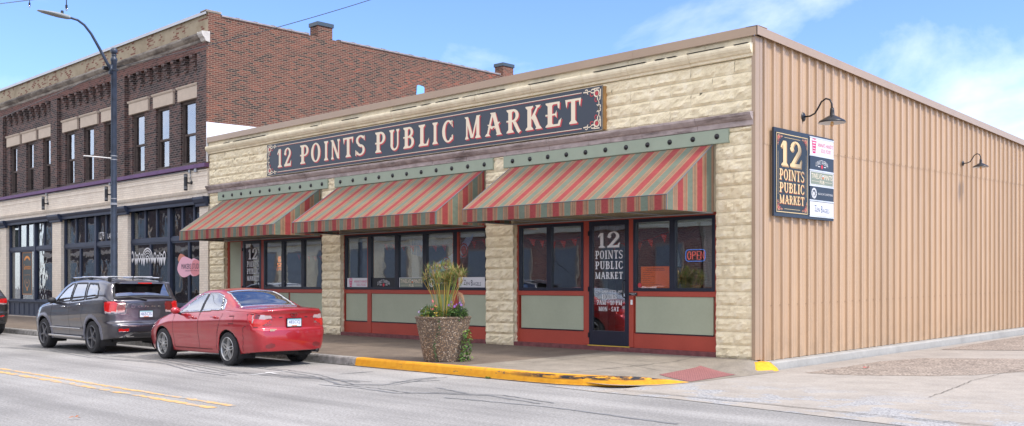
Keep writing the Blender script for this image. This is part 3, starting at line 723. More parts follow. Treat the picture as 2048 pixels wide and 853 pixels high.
G['U']=(.82,stem(.2,.19,.30,1,False,True)+stem(.66,.11,.30,1,False,True,.07)+ring(.405,.30,.31,.31,.185,.09,180,270)+ring(.405,.30,.31,.31,.11,.09,270,360))
G['N']=(.90,stem(.17,.10,0,1,True,False,.07)+stem(.74,.10,0,1,False,True,.07)+dia(.16,.98,.72,.02,.20)+[[(.0,1),(.26,1),(.2,.93),(.06,.93)]])
G['M']=(1.10,stem(.15,.10,0,1,True,False,.07)+stem(.90,.20,0,1,True,False,.08)+dia(.16,.98,.50,.04,.18)+dia(.54,.04,.86,.98,.10)+[[(.0,1),(.25,1),(.2,.92),(.06,.92)],[(.8,1),(1.08,1),(1.0,.92),(.84,.92)]])
G['A']=(.92,dia(.14,.03,.42,1.0,.10)+dia(.76,.03,.47,1.0,.20)+ser(.14,0,1)+ser(.76,0,1,.16)+[[(.16,.34),(.70,.34),(.72,.41),(.20,.41)],[(.12,.50),(.30,.50),(.44,.30),(.36,.28)],[(.50,.28),(.58,.30),(.84,.56),(.70,.56)],[(.28,1.0),(.58,1.0),(.55,.93),(.33,.93)]])
G['K']=(.84,stem(.2)+[[(.28,.50),(.38,.40),(.66,.95),(.58,.95)],[(.33,.52),(.50,.62),(.76,.06),(.56,.06)]]+ser(.64,1,-1,.1)+ser(.67,0,1,.2,.07))
G['E']=(.74,stem(.2)+bar(.2,.60,.91,1)+bar(.2,.62,0,.09)+bar(.2,.46,.46,.53)+[[(.52,.96),(.64,1),(.62,.70),(.56,.74)],[(.54,.05),(.64,0),(.72,.32),(.60,.22)],[(.42,.5),(.50,.66),(.50,.34),(.46,.4)]]+bar(.0,.12,.46,.53))
G['L']=(.66,stem(.2)+bar(.2,.55,0,.09)+[[(.46,.05),(.57,0),(.64,.36),(.54,.22)]])
G['T']=(.78,stem(.39,.2,0,1,True,False)+bar(.06,.72,.91,1)+[[(.0,1),(.12,1),(.10,.78),(.06,.66)],[(.66,1),(.78,1),(.72,.66),(.68,.78)]])
G['H']=(.88,stem(.2)+stem(.68)+bar(.25,.65,.45,.54))
G['1']=(.46,stem(.26,.2,0,1,True,False,.12)+[[(.16,1),(.30,1),(.17,.80),(.02,.80)],[(.02,.80),(.10,.80),(.10,.72),(.0,.72)]])
G['2']=(.70,ring(.35,.72,.31,.29,.17,.07,-40,165)+ring(.13,.70,.11,.10,.11,.10,0,360,8)+[[(.46,.62),(.64,.60),(.26,.10),(.04,.06)],[(.02,.0),(.66,.0),(.66,.15),(.04,.12)],[(.56,.1),(.66,.1),(.70,.34),(.60,.22)]])
G['7']=(.62,[[(.0,1),(.62,1),(.60,.88),(.04,.88)],[(.44,.92),(.62,.92),(.34,0),(.12,0)],[(.0,1),(.08,1),(.08,.72),(.0,.68)]])
G['-']=(.40,bar(.05,.35,.42,.52))
G['.']=(.22,ring(.1,.06,.07,.07,.07,.07,0,360,8))
G["'"]=(.18,[[(.04,1),(.14,1),(.10,.78),(.04,.78)]])
def word_polys(s,sp=.10,gap=.38):
    x=0; out=[]
    for ch in s:
        if ch==' ': x+=gap; continue
        w,P=G[ch]; out.append([[(x+a,b) for a,b in p] for p in P]); x+=w+sp
    return out,x-sp
class Plane:
    def __init__(s,o,u,v,n): s.o=Vector(o);s.u=Vector(u);s.v=Vector(v);s.n=Vector(n)
    def P(s,a,b,d=0): return s.o+s.u*a+s.v*b+s.n*d
FRONT=lambda Y:Plane((0,Y,0),(1,0,0),(0,0,1),(0,-1,0))
SIDE=lambda X:Plane((X,0,0),(0,1,0),(0,0,1),(1,0,0))
def put_word(m,pl,s,x0,x1,y0,y1,d=.0,mi=0,off=(0,0),sp=.10,gap=.38,bold=0):
    L,w=word_polys(s,sp,gap); sx=(x1-x0)/w; sy=y1-y0; k=0
    for P in L:
        for j,p in enumerate(P):
            m.poly([pl.P(x0+a*sx+off[0],y0+b*sy+off[1],d+(j%9)*.0002) for a,b in p],mi)
def put_glyph(m,pl,ch,x0,x1,y0,y1,d,mi,off=(0,0)):
    w,P=G[ch]; xs=[a for p in P for a,b in p]; lo,hi=min(xs),max(xs); sx=(x1-x0)/(hi-lo)
    for j,p in enumerate(P): m.poly([pl.P(x0+(a-lo)*sx+off[0],y0+b*(y1-y0)+off[1],d+(j%9)*.0002) for a,b in p],mi)
_fc={}
def bfont(s):
    if s in _fc: return _fc[s]
    cu=bpy.data.curves.new('t','FONT'); cu.body=s; cu.resolution_u=2; o=bpy.data.objects.new('t',cu); COL.objects.link(o)
    dg=bpy.context.evaluated_depsgraph_get(); ev=o.evaluated_get(dg); me=ev.to_mesh()
    v=[(a.co.x,a.co.y) for a in me.vertices]; f=[tuple(p.vertices) for p in me.polygons]; ev.to_mesh_clear()
    bpy.data.objects.remove(o); bpy.data.curves.remove(cu)
    xs=[a for a,b in v]; ys=[b for a,b in v]; x0,x1,y0,y1=min(xs),max(xs),min(ys),max(ys)
    _fc[s]=([((a-x0)/(x1-x0),(b-y0)/(y1-y0)) for a,b in v],f); return _fc[s]
def put_bf(m,pl,s,x0,x1,y0,y1,d=.0,mi=0,arc=0):
    v,f=bfont(s); m.add([pl.P(x0+a*(x1-x0),y0+b*(y1-y0)-arc*(2*a-1)**2,d) for a,b in v],f,mi)
def rect(m,pl,x0,x1,y0,y1,d,mi=0): m.poly([pl.P(x0,y0,d),pl.P(x1,y0,d),pl.P(x1,y1,d),pl.P(x0,y1,d)],mi)
def slab(m,pl,x0,x1,y0,y1,d0,d1,mi=0):
    P=[pl.P(x0,y0,d0),pl.P(x1,y0,d0),pl.P(x1,y1,d0),pl.P(x0,y1,d0),pl.P(x0,y0,d1),pl.P(x1,y0,d1),pl.P(x1,y1,d1),pl.P(x0,y1,d1)]
    m.add(P,[(0,3,2,1),(4,5,6,7),(0,1,5,4),(1,2,6,5),(2,3,7,6),(3,0,4,7)],mi)
def line(m,pl,x0,y0,x1,y1,w,d,mi=0):
    a=Vector((x0,y0));b=Vector((x1,y1));t=(b-a).normalized();n=Vector((-t.y,t.x))*w/2
    m.poly([pl.P(*(a+n),d),pl.P(*(b+n),d),pl.P(*(b-n),d),pl.P(*(a-n),d)],mi)
def flourish(m,pl,cx,cy,sx,sy,d,mi,mi2):
    # scroll ornament growing from a corner: sx, sy carry the size and direction
    def q(P,mm,dd): 
        for k,p in enumerate(P): m.poly([pl.P(cx+a*sx,cy+b*sy,dd+k%5*.0001) for a,b in p],mm)
    q(ring(.30,.30,.20,.20,.07,.07,0,360,12),mi,d); q(ring(.30,.30,.11,.11,.11,.11,0,360,8),mi2,d+.001)
    for s in (0,1):
        f=(lambda P:[[(b,a) for a,b in p] for p in P]) if s else (lambda P:P)
        q(f(ring(.55,.16,.16,.12,.06,.06,20,330,10)),mi,d); q(f(ring(.80,.22,.15,.10,.05,.05,-170,60,8)),mi,d); q(f(ring(.98,.10,.10,.08,.05,.05,150,360,6)),mi,d)
        q(f(ring(.62,.34,.13,.10,.05,.05,-60,160,7)),mi2,d+.001); q(f([[(.1,.02),(.5,.02),(.46,.07),(.12,.08)],[(.9,.15),(1.18,.13),(1.2,.19),(.92,.21)]]),mi,d)
LET=pm('cream letter vinyl',(.80,.68,.50),.5,.03); LRED=pm('red letter edge',(.50,.05,.06),.5,.05)
PK=pm('salmon line vinyl',(.66,.36,.31),.5,.04)
M['slate']=pm('slate blue sign face',(.040,.052,.070),.5,.06,1.)
# main sign over the awnings
ms=thing('shop_sign','long slate sign board with cream lettering over the three awnings','sign',(-9.65,-.02,4.66))
m=MB(); m.box(-15.88,-3.38,-.115,-.01,4.68,5.56); m.build('backing_frame',pm('raw plywood edge',(.42,.23,.08),.7,.2,6.),ms)
m=MB()
xs=[-15.90,-12.9,-9.9,-6.0,-3.40] 
for i in range(4): m.box(xs[i]+.002,xs[i+1]-.002,-.135,-.118,4.668,5.578)
m.build('board',M['slate'],ms)
pl=FRONT(-.137)
m=MB()
LX=[-15.35,-14.61,-14.20,-13.76,-13.67,-13.2,-13.06,-12.84,-12.76,-12.31,-12.2,-11.72,-11.66,-11.23,-10.83,-10.39,-10.26,-9.83,-9.71,-9.27,-9.13,-8.71,-8.62,-8.40,-8.27,-7.86,-7.49,-6.93,-6.82,-6.24,-6.13,-5.65,-5.55,-5.03,-4.96,-4.47,-4.40,-3.93]
spans=[('1',-15.35,-15.08),('2',-15.0,-14.61)]
for i,ch in enumerate('POINTSPUBLICMARKET'):
    spans.append((ch,LX[2+2*i],LX[3+2*i]))
for ch,a,b in spans:
    b2=b-.03
    put_glyph(m,pl,ch,a,b2,4.88,5.395,.004,0); put_glyph(m,pl,ch,a,b2,4.88,5.395,.001,1,(.032,-.028))
m.build('lettering',[LET,LRED],ms)
m=MB()
for z in (4.755,5.49): 
    line(m,pl,-15.35,z,-3.95,z,.014,.002,0); line(m,pl,-15.35,z-.016,-3.95,z-.016,.008,.002,1)
for z in (4.672,5.574): line(m,pl,-15.9,z,-3.4,z,.010,.002,2)
line(m,pl,-15.895,4.67,-15.895,5.575,.01,.002,2); line(m,pl,-3.405,4.67,-3.405,5.575,.01,.002,2)
m.build('border_lines',[LET,LRED,pm('thin pale edge',(.5,.42,.3),.5)],ms)
m=MB(); S=.40
for cx,cy,sx,sy in ((-15.87,5.55,S,-S),(-15.87,4.70,S,S),(-3.43,5.55,-S,-S),(-3.43,4.70,-S,S)): flourish(m,pl,cx,cy,sx,sy,.002,0,1)
m.build('corner_scroll',[LET,LRED],ms)
m=MB()
for x in np.arange(-15.6,-3.5,.78):
    for z in (4.80,5.43): m.poly([pl.P(x+.011*math.cos(a),z+.011*math.sin(a),.003) for a in np.linspace(0,5.5,8)])
m.build('screws',M['black'],ms)
# side sign on the metal wall
ss=thing('shop_sign','tall black and gold directory sign on the tan metal wall','sign',(.06,1.65,2.79))
pl=SIDE(.105)
GOLD=pm('gold letter vinyl',(.68,.50,.25),.45,.05); BLK=pm('black sign face',(.010,.013,.014),.35,.1); NVY=pm('navy sign panel',(.018,.027,.044),.4,.1)
m=MB(); slab(m,SIDE(.0),.50,2.80,2.80,4.42,.062,.100); m.build('board',NVY,ss)
m=MB(); rect(m,pl,.555,1.76,2.865,4.345,.001,0); 
for z in (2.885,4.325): line(m,pl,.575,z,1.74,z,.014,.003,1)
for y in (.58,1.735): line(m,pl,y,2.885,y,4.325,.014,.003,1)
for z in (2.945,4.265): line(m,pl,.86,z,1.45,z,.007,.003,1)
for y in (.635,1.68): line(m,pl,y,3.2,y,4.0,.006,.003,1)
m.build('main_panel',[BLK,GOLD],ss)
m=MB()
def two(s,x0,x1,y0,y1,sp=.08):
    put_word(m,pl,s,x0,x1,y0,y1,.006,0,sp=sp); put_word(m,pl,s,x0,x1,y0,y1,.004,1,(.012,-.012),sp=sp)
put_glyph(m,pl,'1',.72,1.00,3.74,4.20,.006,0); put_glyph(m,pl,'1',.72,1.00,3.74,4.20,.004,2,(.03,-.022))
put_glyph(m,pl,'2',1.06,1.50,3.74,4.22,.006,0); put_glyph(m,pl,'2',1.06,1.50,3.74,4.22,.004,2,(.03,-.022))
two('POINTS',.68,1.60,3.48,3.68); two('PUBLIC',.68,1.60,3.25,3.43); two('MARKET',.68,1.60,3.04,3.20)
m.build('lettering',[GOLD,pm('orange letter edge',(.55,.16,.05),.5),pm('dark gold edge',(.40,.24,.10),.5)],ss)
m=MB()
for cy,sy in ((4.30,-.17),(2.91,.17)): flourish(m,pl,.60,cy,.17,sy,.005,0,1); flourish(m,pl,1.715,cy,-.17,sy,.005,0,1)
m.build('corner_scroll',[pm('salmon scroll',(.62,.28,.17),.5),LRED],ss)
WHT=pm('white sign vinyl',(.66,.66,.66),.9,.02); CRM=pm('magenta print',(.58,.02,.14),.5); SAG=pm('sage sign vinyl',(.22,.25,.19),.5,.05); TXT=pm('dark print',(.02,.025,.05),.5); BLUT=pm('slate print',(.06,.10,.22),.5)
def bucket(m,pl,cx,cy,s,d,mi):
    P=[[(-.30,.28),(.30,.28),(.33,.36),(-.33,.36)],[(-.26,.2),(.26,.2),(.245,.10),(-.245,.10)],[(-.235,.04),(.235,.04),(.22,-.08),(-.22,-.08)],[(-.21,-.14),(.21,-.14),(.20,-.24),(-.20,-.24)],[(-.19,-.3),(.19,-.3),(.17,-.42),(-.17,-.42)],
       [(-.26,.26),(-.2,.26),(-.13,-.42),(-.17,-.42)],[(.26,.26),(.2,.26),(.13,-.42),(.17,-.42)]]+ring(-.05,.42,.16,.12,.06,.06,0,180)+ring(.12,.44,.14,.08,.05,.05,0,180)
    for k,p in enumerate(P): m.poly([pl.P(cx+a*s,cy+b*s,d+k%7*.0002) for a,b in p],mi)
def art(m,pl,kind,x0,x1,y0,y1,d):
    w=x1-x0; h=y1-y0; X=lambda a:x0+a*w; Y=lambda b:y0+b*h
    if kind==0:
        rect(m,pl,x0,x1,y0,y1,d,0); bucket(m,pl,X(.17),Y(.5),h*.95,d+.002,1)
        put_bf(m,pl,"ANNA'S HAND'S",X(.33),X(.97),Y(.53),Y(.78),d+.002,1); put_bf(m,pl,"SOUL FOOD",X(.45),X(.88),Y(.20),Y(.44),d+.002,1)
    if kind==1:
        rect(m,pl,x0,x1,y0,y1,d,2); put_bf(m,pl,"LUNA'S TAVERNA",X(.24),X(.76),Y(.48),Y(.84),d+.002,0,arc=h*.22)
        for k,p in enumerate(ring(0,0,1,1,1,1,0,360,14)): m.poly([pl.P(X(.5)+a*h*.15,Y(.30)+b*h*.16,d+.002+k%5*.0001) for a,b in p],3)
        line(m,pl,X(.33),Y(.3),X(.42),Y(.3),h*.06,d+.002,0); line(m,pl,X(.58),Y(.3),X(.67),Y(.3),h*.06,d+.002,0)
    if kind==2:
        rect(m,pl,x0,x1,y0,y1,d,4); rect(m,pl,X(.03),X(.97),Y(.05),Y(.95),d+.001,5)
        put_bf(m,pl,"TWELVE",X(.06),X(.49),Y(.48),Y(.84),d+.002,6); put_bf(m,pl,"PINTS",X(.60),X(.95),Y(.46),Y(.82),d+.002,6); put_bf(m,pl,"PUB",X(.41),X(.60),Y(.12),Y(.38),d+.002,6)
        rect(m,pl,X(.52),X(.57),Y(.5),Y(.66),d+.002,7); rect(m,pl,X(.52),X(.57),Y(.66),Y(.80),d+.002,0)
        line(m,pl,X(.07),Y(.28),X(.38),Y(.28),h*.02,d+.002,6); line(m,pl,X(.63),Y(.28),X(.93),Y(.28),h*.02,d+.002,6)
    if kind==3:
        rect(m,pl,x0,x1,y0,y1,d,2)
        for k,p in enumerate(ring(0,0,1,1,.36,.36,0,360,18)): m.poly([pl.P(X(.17)+a*h*.40,Y(.5)+b*h*.40,d+.002+k%2*.0001) for a,b in p],0)
        for k,p in enumerate(ring(0,0,1,1,1,1,0,360,9)): m.poly([pl.P(X(.16)+a*h*.13,Y(.46)+b*h*.18,d+.002+k%5*.0001) for a,b in p],0)
        for k in range(10):
            a=k*.628; line(m,pl,X(.17)+math.cos(a)*h*.29,Y(.5)+math.sin(a)*h*.29,X(.17)+math.cos(a)*h*.35,Y(.5)+math.sin(a)*h*.35,h*.05,d+.003,2)
        put_bf(m,pl,"BLACK CAT CONFECTIONS",X(.34),X(.96),Y(.42),Y(.57),d+.002,0)
    if kind==4:
        rect(m,pl,x0,x1,y0,y1,d,0)
        put_bf(m,pl,"Z",X(.19),X(.27),Y(.30),Y(.76),d+.002,8); put_bf(m,pl,"EN",X(.28),X(.41),Y(.28),Y(.58),d+.002,8); put_bf(m,pl,"B",X(.46),X(.53),Y(.25),Y(.74),d+.002,8); put_bf(m,pl,"AGELS",X(.54),X(.82),Y(.24),Y(.56),d+.002,8)
def artmats(dark,txt): return [WHT,CRM,dark,pm('red badge',(.6,.03,.05),.5),WHT,SAG,LET,pm('amber',(.62,.16,.03),.5),txt]
AM=artmats(NVY,BLUT)
for k,(z0,z1) in enumerate(((4.03,4.375),(3.745,4.02),(3.455,3.74),(3.165,3.445),(2.865,3.155))):
    m=MB(); art(m,pl,k,1.82,2.775,z0+.012,z1-.012,.006); m.build('tenant_panel',AM,ss)
m=MB()
for z in (4.375,4.03,3.745,3.45,3.165,2.86):
    slab(m,SIDE(0),1.81,2.785,z-.013,z+.013,.104,.116)
m.build('panel_rail',pm('silver rail',(.55,.58,.62),.35),ss)
# ---- tenant signs behind the glass of the centre bay
TL=['white window sign with magenta bucket and lettering, first pane of centre bay','dark window sign with arched white lettering and red dot','sage green window sign with cream lettering and a beer glass','dark window sign with round cat emblem, behind the grasses','white window sign with thin dark serif lettering']
AM2=artmats(pm('black window card',(.012,.014,.018),.5),TXT)
for k,(a,b) in enumerate(((-12.37,-11.44),(-11.30,-10.33),(-10.19,-9.25),(-9.11,-8.14),(-7.98,-7.05))):
    m=MB(); art(m,FRONT(YF+.02),k,a,b,1.455,1.715,.0); tag(m.build('window_sign',AM2,None,loc=((a+b)/2,YF,1.46)),TL[k],'sign','tenant signs in the centre bay')
# ---- door lettering
WL=pm('white door vinyl',(.72,.72,.72),.5,.02); SH=pm('grey vinyl shade',(.16,.16,.18),.5)
pl=FRONT(YF+.008)
def doorletters(d,x0,x1,full):
    m=MB(); c=(x0+x1)/2; w=x1-x0
    z=lambda a:a
    put_glyph(m,pl,'1',x0+.10*w,x0+.36*w,2.30,2.60,.003,0); put_glyph(m,pl,'2',x0+.44*w,x0+.90*w,2.30,2.62,.003,0)
    put_glyph(m,pl,'1',x0+.10*w,x0+.36*w,2.30,2.60,.001,1,(.02,-.015)); put_glyph(m,pl,'2',x0+.44*w,x0+.90*w,2.30,2.62,.001,1,(.02,-.015))
    put_word(m,pl,'POINTS',x0,x1,2.07,2.24,.002,0); put_word(m,pl,'PUBLIC',x0,x1,1.86,2.02,.002,0); put_word(m,pl,'MARKET',x0,x1,1.66,1.80,.002,0)
    if full:
        put_bf(m,pl,'1275  LAFAYETTE  AVE.',x0,x1+.02,1.38,1.43,.002,0)
        put_word(m,pl,'HOURS',c-.18,c+.2,1.245,1.34,.002,0); put_word(m,pl,'7AM - 10 PM',c-.32,c+.34,1.13,1.22,.002,0); put_word(m,pl,'MON - SAT',c-.27,c+.26,1.00,1.09,.002,0)
    m.build('lettering',[WL,SH],d)
doorletters(d1,-17.40,-16.74,False); doorletters(d2,-3.79,-3.07,True)
# small door side plates
m=MB(); m.box(-2.86,-2.81,YF-.02,YF-.006,1.14,1.24); o=m.build('door_bell',pm('white plastic',(.75,.75,.73),.4),None,loc=(-2.84,YF,1.19),bevel=.006); tag(o,'small white door bell beside the main entrance','door bell')
m=MB(); m.box(-2.90,-2.70,YF-.012,YF-.006,1.325,1.385,0); put_bf(m,FRONT(YF-.014),'PLEASE',-2.88,-2.72,1.358,1.375,0,1); put_bf(m,FRONT(YF-.014),'USE',-2.84,-2.76,1.333,1.35,0,1); o=m.build('door_plate',[M['black'],WHT],None,loc=(-2.8,YF,1.33)); tag(o,'tiny black notice plate right of the main door','plate')
# orange notice, neon signs, sticker, blue banner
m=MB(); rect(m,FRONT(.139),-2.64,-1.93,1.47,1.90,0,0)
rr=random.Random(4)
put_bf(m,FRONT(.1375),'PUBLIC NOTICE OF APPLICATION',-2.50,-2.08,1.845,1.865,0,1); put_bf(m,FRONT(.1375),'FOR ALCOHOL PERMIT',-2.52,-2.06,1.815,1.832,0,1)
for k in range(7):
    z=1.78-k*.04; line(m,FRONT(.1375),-2.6,z,-2.6+rr.uniform(.15,.5),z,.004,0,1)
tag(m.build('notice',[pm('fluorescent orange paper',(.98,.20,.05),.7,.04),TXT],None,loc=(-2.28,.145,1.5)),'large bright orange paper notice in the window right of the door','notice')
m=MB(); pl=FRONT(.22)
def neon(m,pts,r=.008,mi=0): m.tube(pts,r,6,mi)
L=[]
def N2(x,z): return (x,.22,z)
x0,x1,z0,z1=-1.63,-1.19,1.99,2.21
neon(m,[N2(x0+.05,z0),N2(x1-.05,z0),N2(x1-.01,z0+.02),N2(x1,z0+.06),N2(x1,z1-.06),N2(x1-.01,z1-.02),N2(x1-.05,z1),N2(x0+.05,z1),N2(x0+.01,z1-.02),N2(x0,z1-.06),N2(x0,z0+.06),N2(x0+.01,z0+.02),N2(x0+.05,z0)],.007,0)
a=-1.59
neon(m,[N2(a+.04+.038*math.cos(t),2.10+.075*math.sin(t)) for t in np.linspace(0,2*PI,13)],.007,1)
neon(m,[N2(a+.115,2.025),N2(a+.115,2.175),N2(a+.17,2.17),N2(a+.185,2.14),N2(a+.17,2.11),N2(a+.12,2.105)],.007,1)
neon(m,[N2(a+.28,2.175),N2(a+.22,2.175),N2(a+.22,2.025),N2(a+.28,2.025)],.007,1); neon(m,[N2(a+.22,2.10),N2(a+.27,2.10)],.007,1)
neon(m,[N2(a+.305,2.025),N2(a+.305,2.175),N2(a+.375,2.025),N2(a+.375,2.175)],.007,1)
tag(m.build('neon_sign',[emis('blue neon',(.06,.22,.8),.55),emis('red neon',(.9,.12,.10),.55)],None,loc=(-1.41,.22,2.0)),'OPEN neon sign with blue outline in the rightmost window','neon sign')
m=MB(); pl=FRONT(.2); x=-15.78
neon(m,[(x+.10*math.cos(t),.2,2.16+.07*math.sin(t)) for t in np.linspace(PI,2*PI,9)]+[(x-.10,.2,2.16)],.010,0)
for k in (-.05,0,.05): neon(m,[(x+k,.2,2.20),(x+k+.02,.2,2.25),(x+k-.01,.2,2.29),(x+k+.01,.2,2.36)],.008,0)
neon(m,[(x-.12,.2,2.06),(x+.12,.2,2.06)],.010,0)
put_bf(m,pl,'COFFEE',x-.15,x+.15,1.95,2.02,.0,0)
tag(m.build('neon_sign',[emis('orange neon',(1.,.25,.05),.8)],None,loc=(x,.2,2)),'orange glowing coffee cup sign in the left bay window','neon sign')
m=MB(); m.poly([FRONT(YF+.025).P(-2.66+.05*math.cos(a),1.53+.05*math.sin(a)) for a in np.linspace(0,2*PI,17)[:-1]]); tag(m.build('sticker',LRED,None,loc=(-2.66,YF,1.53)),'round red sticker low in the window beside the door','sticker')
BB=pm('pale blue banner',(.36,.52,.85),.5,.25,6.); m=MB()
n=16; us=[i/n for i in range(n+1)]
m.grid(lambda u,v:(-9.15+1.6*u+ .0*v, .20+.03*math.sin(u*5+v*3), 1.74+.85*u*u+.05*math.sin(u*7)+ (.20+.20*u)*v),us,[i/8 for i in range(9)])
q=FRONT(.155)
for cx,cz,r in ((-8.45,2.06,.15),(-7.84,2.35,.17)):
    for k,p in enumerate(ring(0,0,1,1,.2,.2,0,360,16)+ring(0,0,.62,.62,.62,.62,0,360,12)): m.poly([q.P(cx+a*r*(1 if cx<-8 else .9),cz+b*r,.002+k%5*.0002) for a,b in p],1)
tag(m.build('banner',[BB,LRED],None,loc=(-8.3,.3,1.8),smooth=True),'pale blue curved banner with red rings in the centre bay','banner')
m=MB(); q=FRONT(.26); 
m.grid(lambda u,v:(-10.05+.55*u,.42,2.72-.42*v-.1*u*v),us,[0,.5,1]); tag(m.build('banner',pm('deep blue cloth',(.03,.16,.42),.7,.3,9.),None,loc=(-9.8,.42,2.4)),'deep blue cloth beside the white curtain in the centre bay','banner')
# potted plant on the sill
m=MB(); rr=random.Random(9)
for k in range(60):
    a=rr.uniform(0,6.28); l=rr.uniform(.08,.2); b=Vector((-2.05+rr.uniform(-.12,.12),.55,1.88)); e=b+Vector((math.cos(a)*l,math.sin(a)*l*.5,l*.7)); s=.01
    m.poly([b-Vector((s,0,0)),b+Vector((s,0,0)),e])
p_=tag(m.build('potted_plant',pm('houseplant leaves',(.08,.12,.03),.6,.3),None,loc=(-2.05,.55,1.6)),'small spiky green plant above the orange notice','plant')
m=MB(); m.lathe([(.07,1.62),(.09,1.80),(.10,1.88),(.09,1.88)],(-2.05,.55,0),14); m.build('pot',M['wood'],p_)
# ---- gooseneck wall lamps
def walllamp(y,z,label,K=1.):
    L=thing('wall_lamp',label,'wall lamp',(.06,y,z),'black gooseneck lamps on the metal wall')
    m=MB(); m.lathe([(.001,.035),(.05,.03),(.085,.012),(.09,0)],(.055,y,z),16,axis='x'); m.build('mount',M['black'],L,smooth=True)
    w0=len(bpy.data.objects)
    path=[(.06,y,z),(.20,y,z+.0),(.30,y,z+.04),(.37,y,z+.14),(.43,y,z+.24),(.52,y,z+.29),(.60,y,z+.26),(.64,y,z+.18),(.645,y,z+.06)]
    m=MB(); m.tube(path,.017,8); m.build('arm',M['black'],L,smooth=True)
    m=MB(); m.lathe([(.001,.10),(.032,.10),(.04,.05),(.045,-.04),(.06,-.06)],(.645,y,z),16); m.build('lamp_holder',M['black'],L,smooth=True)
    m=MB(); zc=z-.17
    m.lathe([(.05,.13),(.09,.11),(.15,.075),(.23,.03),(.255,-.01),(.252,-.012)],(.645,y,zc),28,0); m.lathe([(.252,-.012),(.22,.022),(.12,.06),(.05,.10)],(.645,y,zc),28,1)
    m.build('lamp_shade',[M['black'],WHT],L,smooth=True)
    m=MB(); m.ball((.645,y,zc-.03),.035,6,0,(1,1,1.5)); m.build('bulb',glass('bulb glass %s'%y,.9,.15,0,(1,.75,.4)),L,smooth=True)
    L.scale=(K,K,K)
walllamp(1.66,4.74,'black gooseneck lamp directly above the directory sign')
walllamp(9.65,4.54,'farther black gooseneck lamp alone on the metal wall',.72)

m=MB(); put_bf(m,FRONT(.9),'EXIT',-3.62,-3.36,2.66,2.78,0,0); m2=m
tag(m.build('exit_sign',[emis('red exit letters',(1.,.06,.04),1.4)],None,loc=(-3.5,.9,2.66)),'small red lit EXIT letters seen through the top of the main door','exit sign')
# ------------------------------------------------------------------ two storey brick building
M['brick_dark']=brickmat('dark brown facade brick',[(.0,(.020,.014,.013)),(.35,(.052,.032,.028)),(.7,(.105,.052,.042)),(1.,(.15,.075,.058))],(.19,.155,.14),ms=.008)
def side_mix(t,c,b,x):
    # soot and orange patched zones of the party wall
    n=t.ramp(t.noise(t.pos(),.9,4.),[(.52,0.),(.62,1.)]); yy=t.n('ShaderNodeMapRange',{0:x.outputs[1],1:2.,2:12.,3:0.,4:.75}).outputs[0]
    hot=t.mix(1.,c,(2.1,1.15,.9),'MULTIPLY'); k=t.math('GREATER_THAN',b.outputs[0],.78)
    return t.mix(t.math('MULTIPLY',t.math('MULTIPLY',n,k),yy),c,hot)
M['brick_side']=brickmat('reddish party wall brick',[(.0,(.032,.019,.016)),(.14,(.05,.026,.02)),(.27,(.110,.038,.025)),(.7,(.140,.047,.030)),(1.,(.20,.062,.036))],(.27,.195,.135),bw=.2,bh=.0605,ms=.007,mix2=side_mix)
M['brick_band']=brickmat('reddish cornice brick',[(.0,(.06,.026,.02)),(.4,(.125,.046,.034)),(1.,(.18,.068,.05))],(.18,.13,.11),ms=.008)
def creambrick():
    t=NT('cream painted brick'); uv,x=t.uvw()
    b=t.n('ShaderNodeTexBrick',{'Vector':uv,'Color1':(.9,.9,.9,1),'Color2':(1,1,1,1),'Mortar':(.8,.8,.8,1),'Scale':1.,'Mortar Size':.009,'Brick Width':.21,'Row Height':.0745})
    c=t.mix(1.,t.ramp(t.noise(t.pos(),1.5,6.,.7),[(.3,(.76,.65,.52)),(.6,(.86,.76,.62))]),b.outputs[0],'MULTIPLY')
    chip=t.ramp(t.noise(t.pos(),3.5,6.,.75),[(.70,0.),(.72,1.)]); c=t.mix(chip,c,(.28,.17,.12))
    return t.pbsdf(c,.8,bump=t.math('SUBTRACT',0.,b.outputs[1]),bs=.6,dist=.006)
M['cream_brick']=creambrick()
def parapetmat():
    t=NT('tan parapet with bare brick patches'); uv,x=t.uvw()
    b=t.n('ShaderNodeTexBrick',{'Vector':uv,'Color1':(0,0,0,1),'Color2':(1,1,1,1),'Mortar':(.0,.0,.0,1),'Scale':1.,'Mortar Size':.01,'Brick Width':.21,'Row Height':.0745,'Bias':0.})
    n=t.ramp(t.noise(t.pos(),1.1,3.),[(.46,0.),(.52,1.)]); k=t.math('MULTIPLY',t.math('GREATER_THAN',b.outputs[0],.62),n)
    base=t.ramp(t.noise(t.pos(),1.6,6.,.65),[(.3,(.24,.185,.115)),(.5,(.33,.27,.18)),(.75,(.37,.31,.215))])
    c=t.mix(k,base,(.17,.062,.04)); return t.pbsdf(c,.9,bump=t.noise(t.pos(),20.,4.),bs=.3)
M['parapet']=parapetmat()
M['purple']=pm('purple painted ledge',(.125,.055,.15),.6,.2,3.)
M['old_stone']=(lambda t:t.pbsdf(t.mix(t.ramp(t.noise(t.n('ShaderNodeMapping',{0:t.pos(),3:(.6,1,2)}).outputs[0],1.5,6.,.7),[(.42,0.),(.6,1.)]),(.34,.30,.25),(.12,.10,.085)),.85))(NT('soot stained stone cornice'))
M['lintel']=pm('tan cement lintel',(.50,.41,.32),.85,.10,4.,.2,60)
M['oldwood']=pm('weathered brown sash',(.085,.062,.052),.8,.4,9.)
bb=thing('brick_building','two storey dark brick building with cream and navy shopfronts','building',(-31,0,.2))
XR=-19.48; XL=-46.
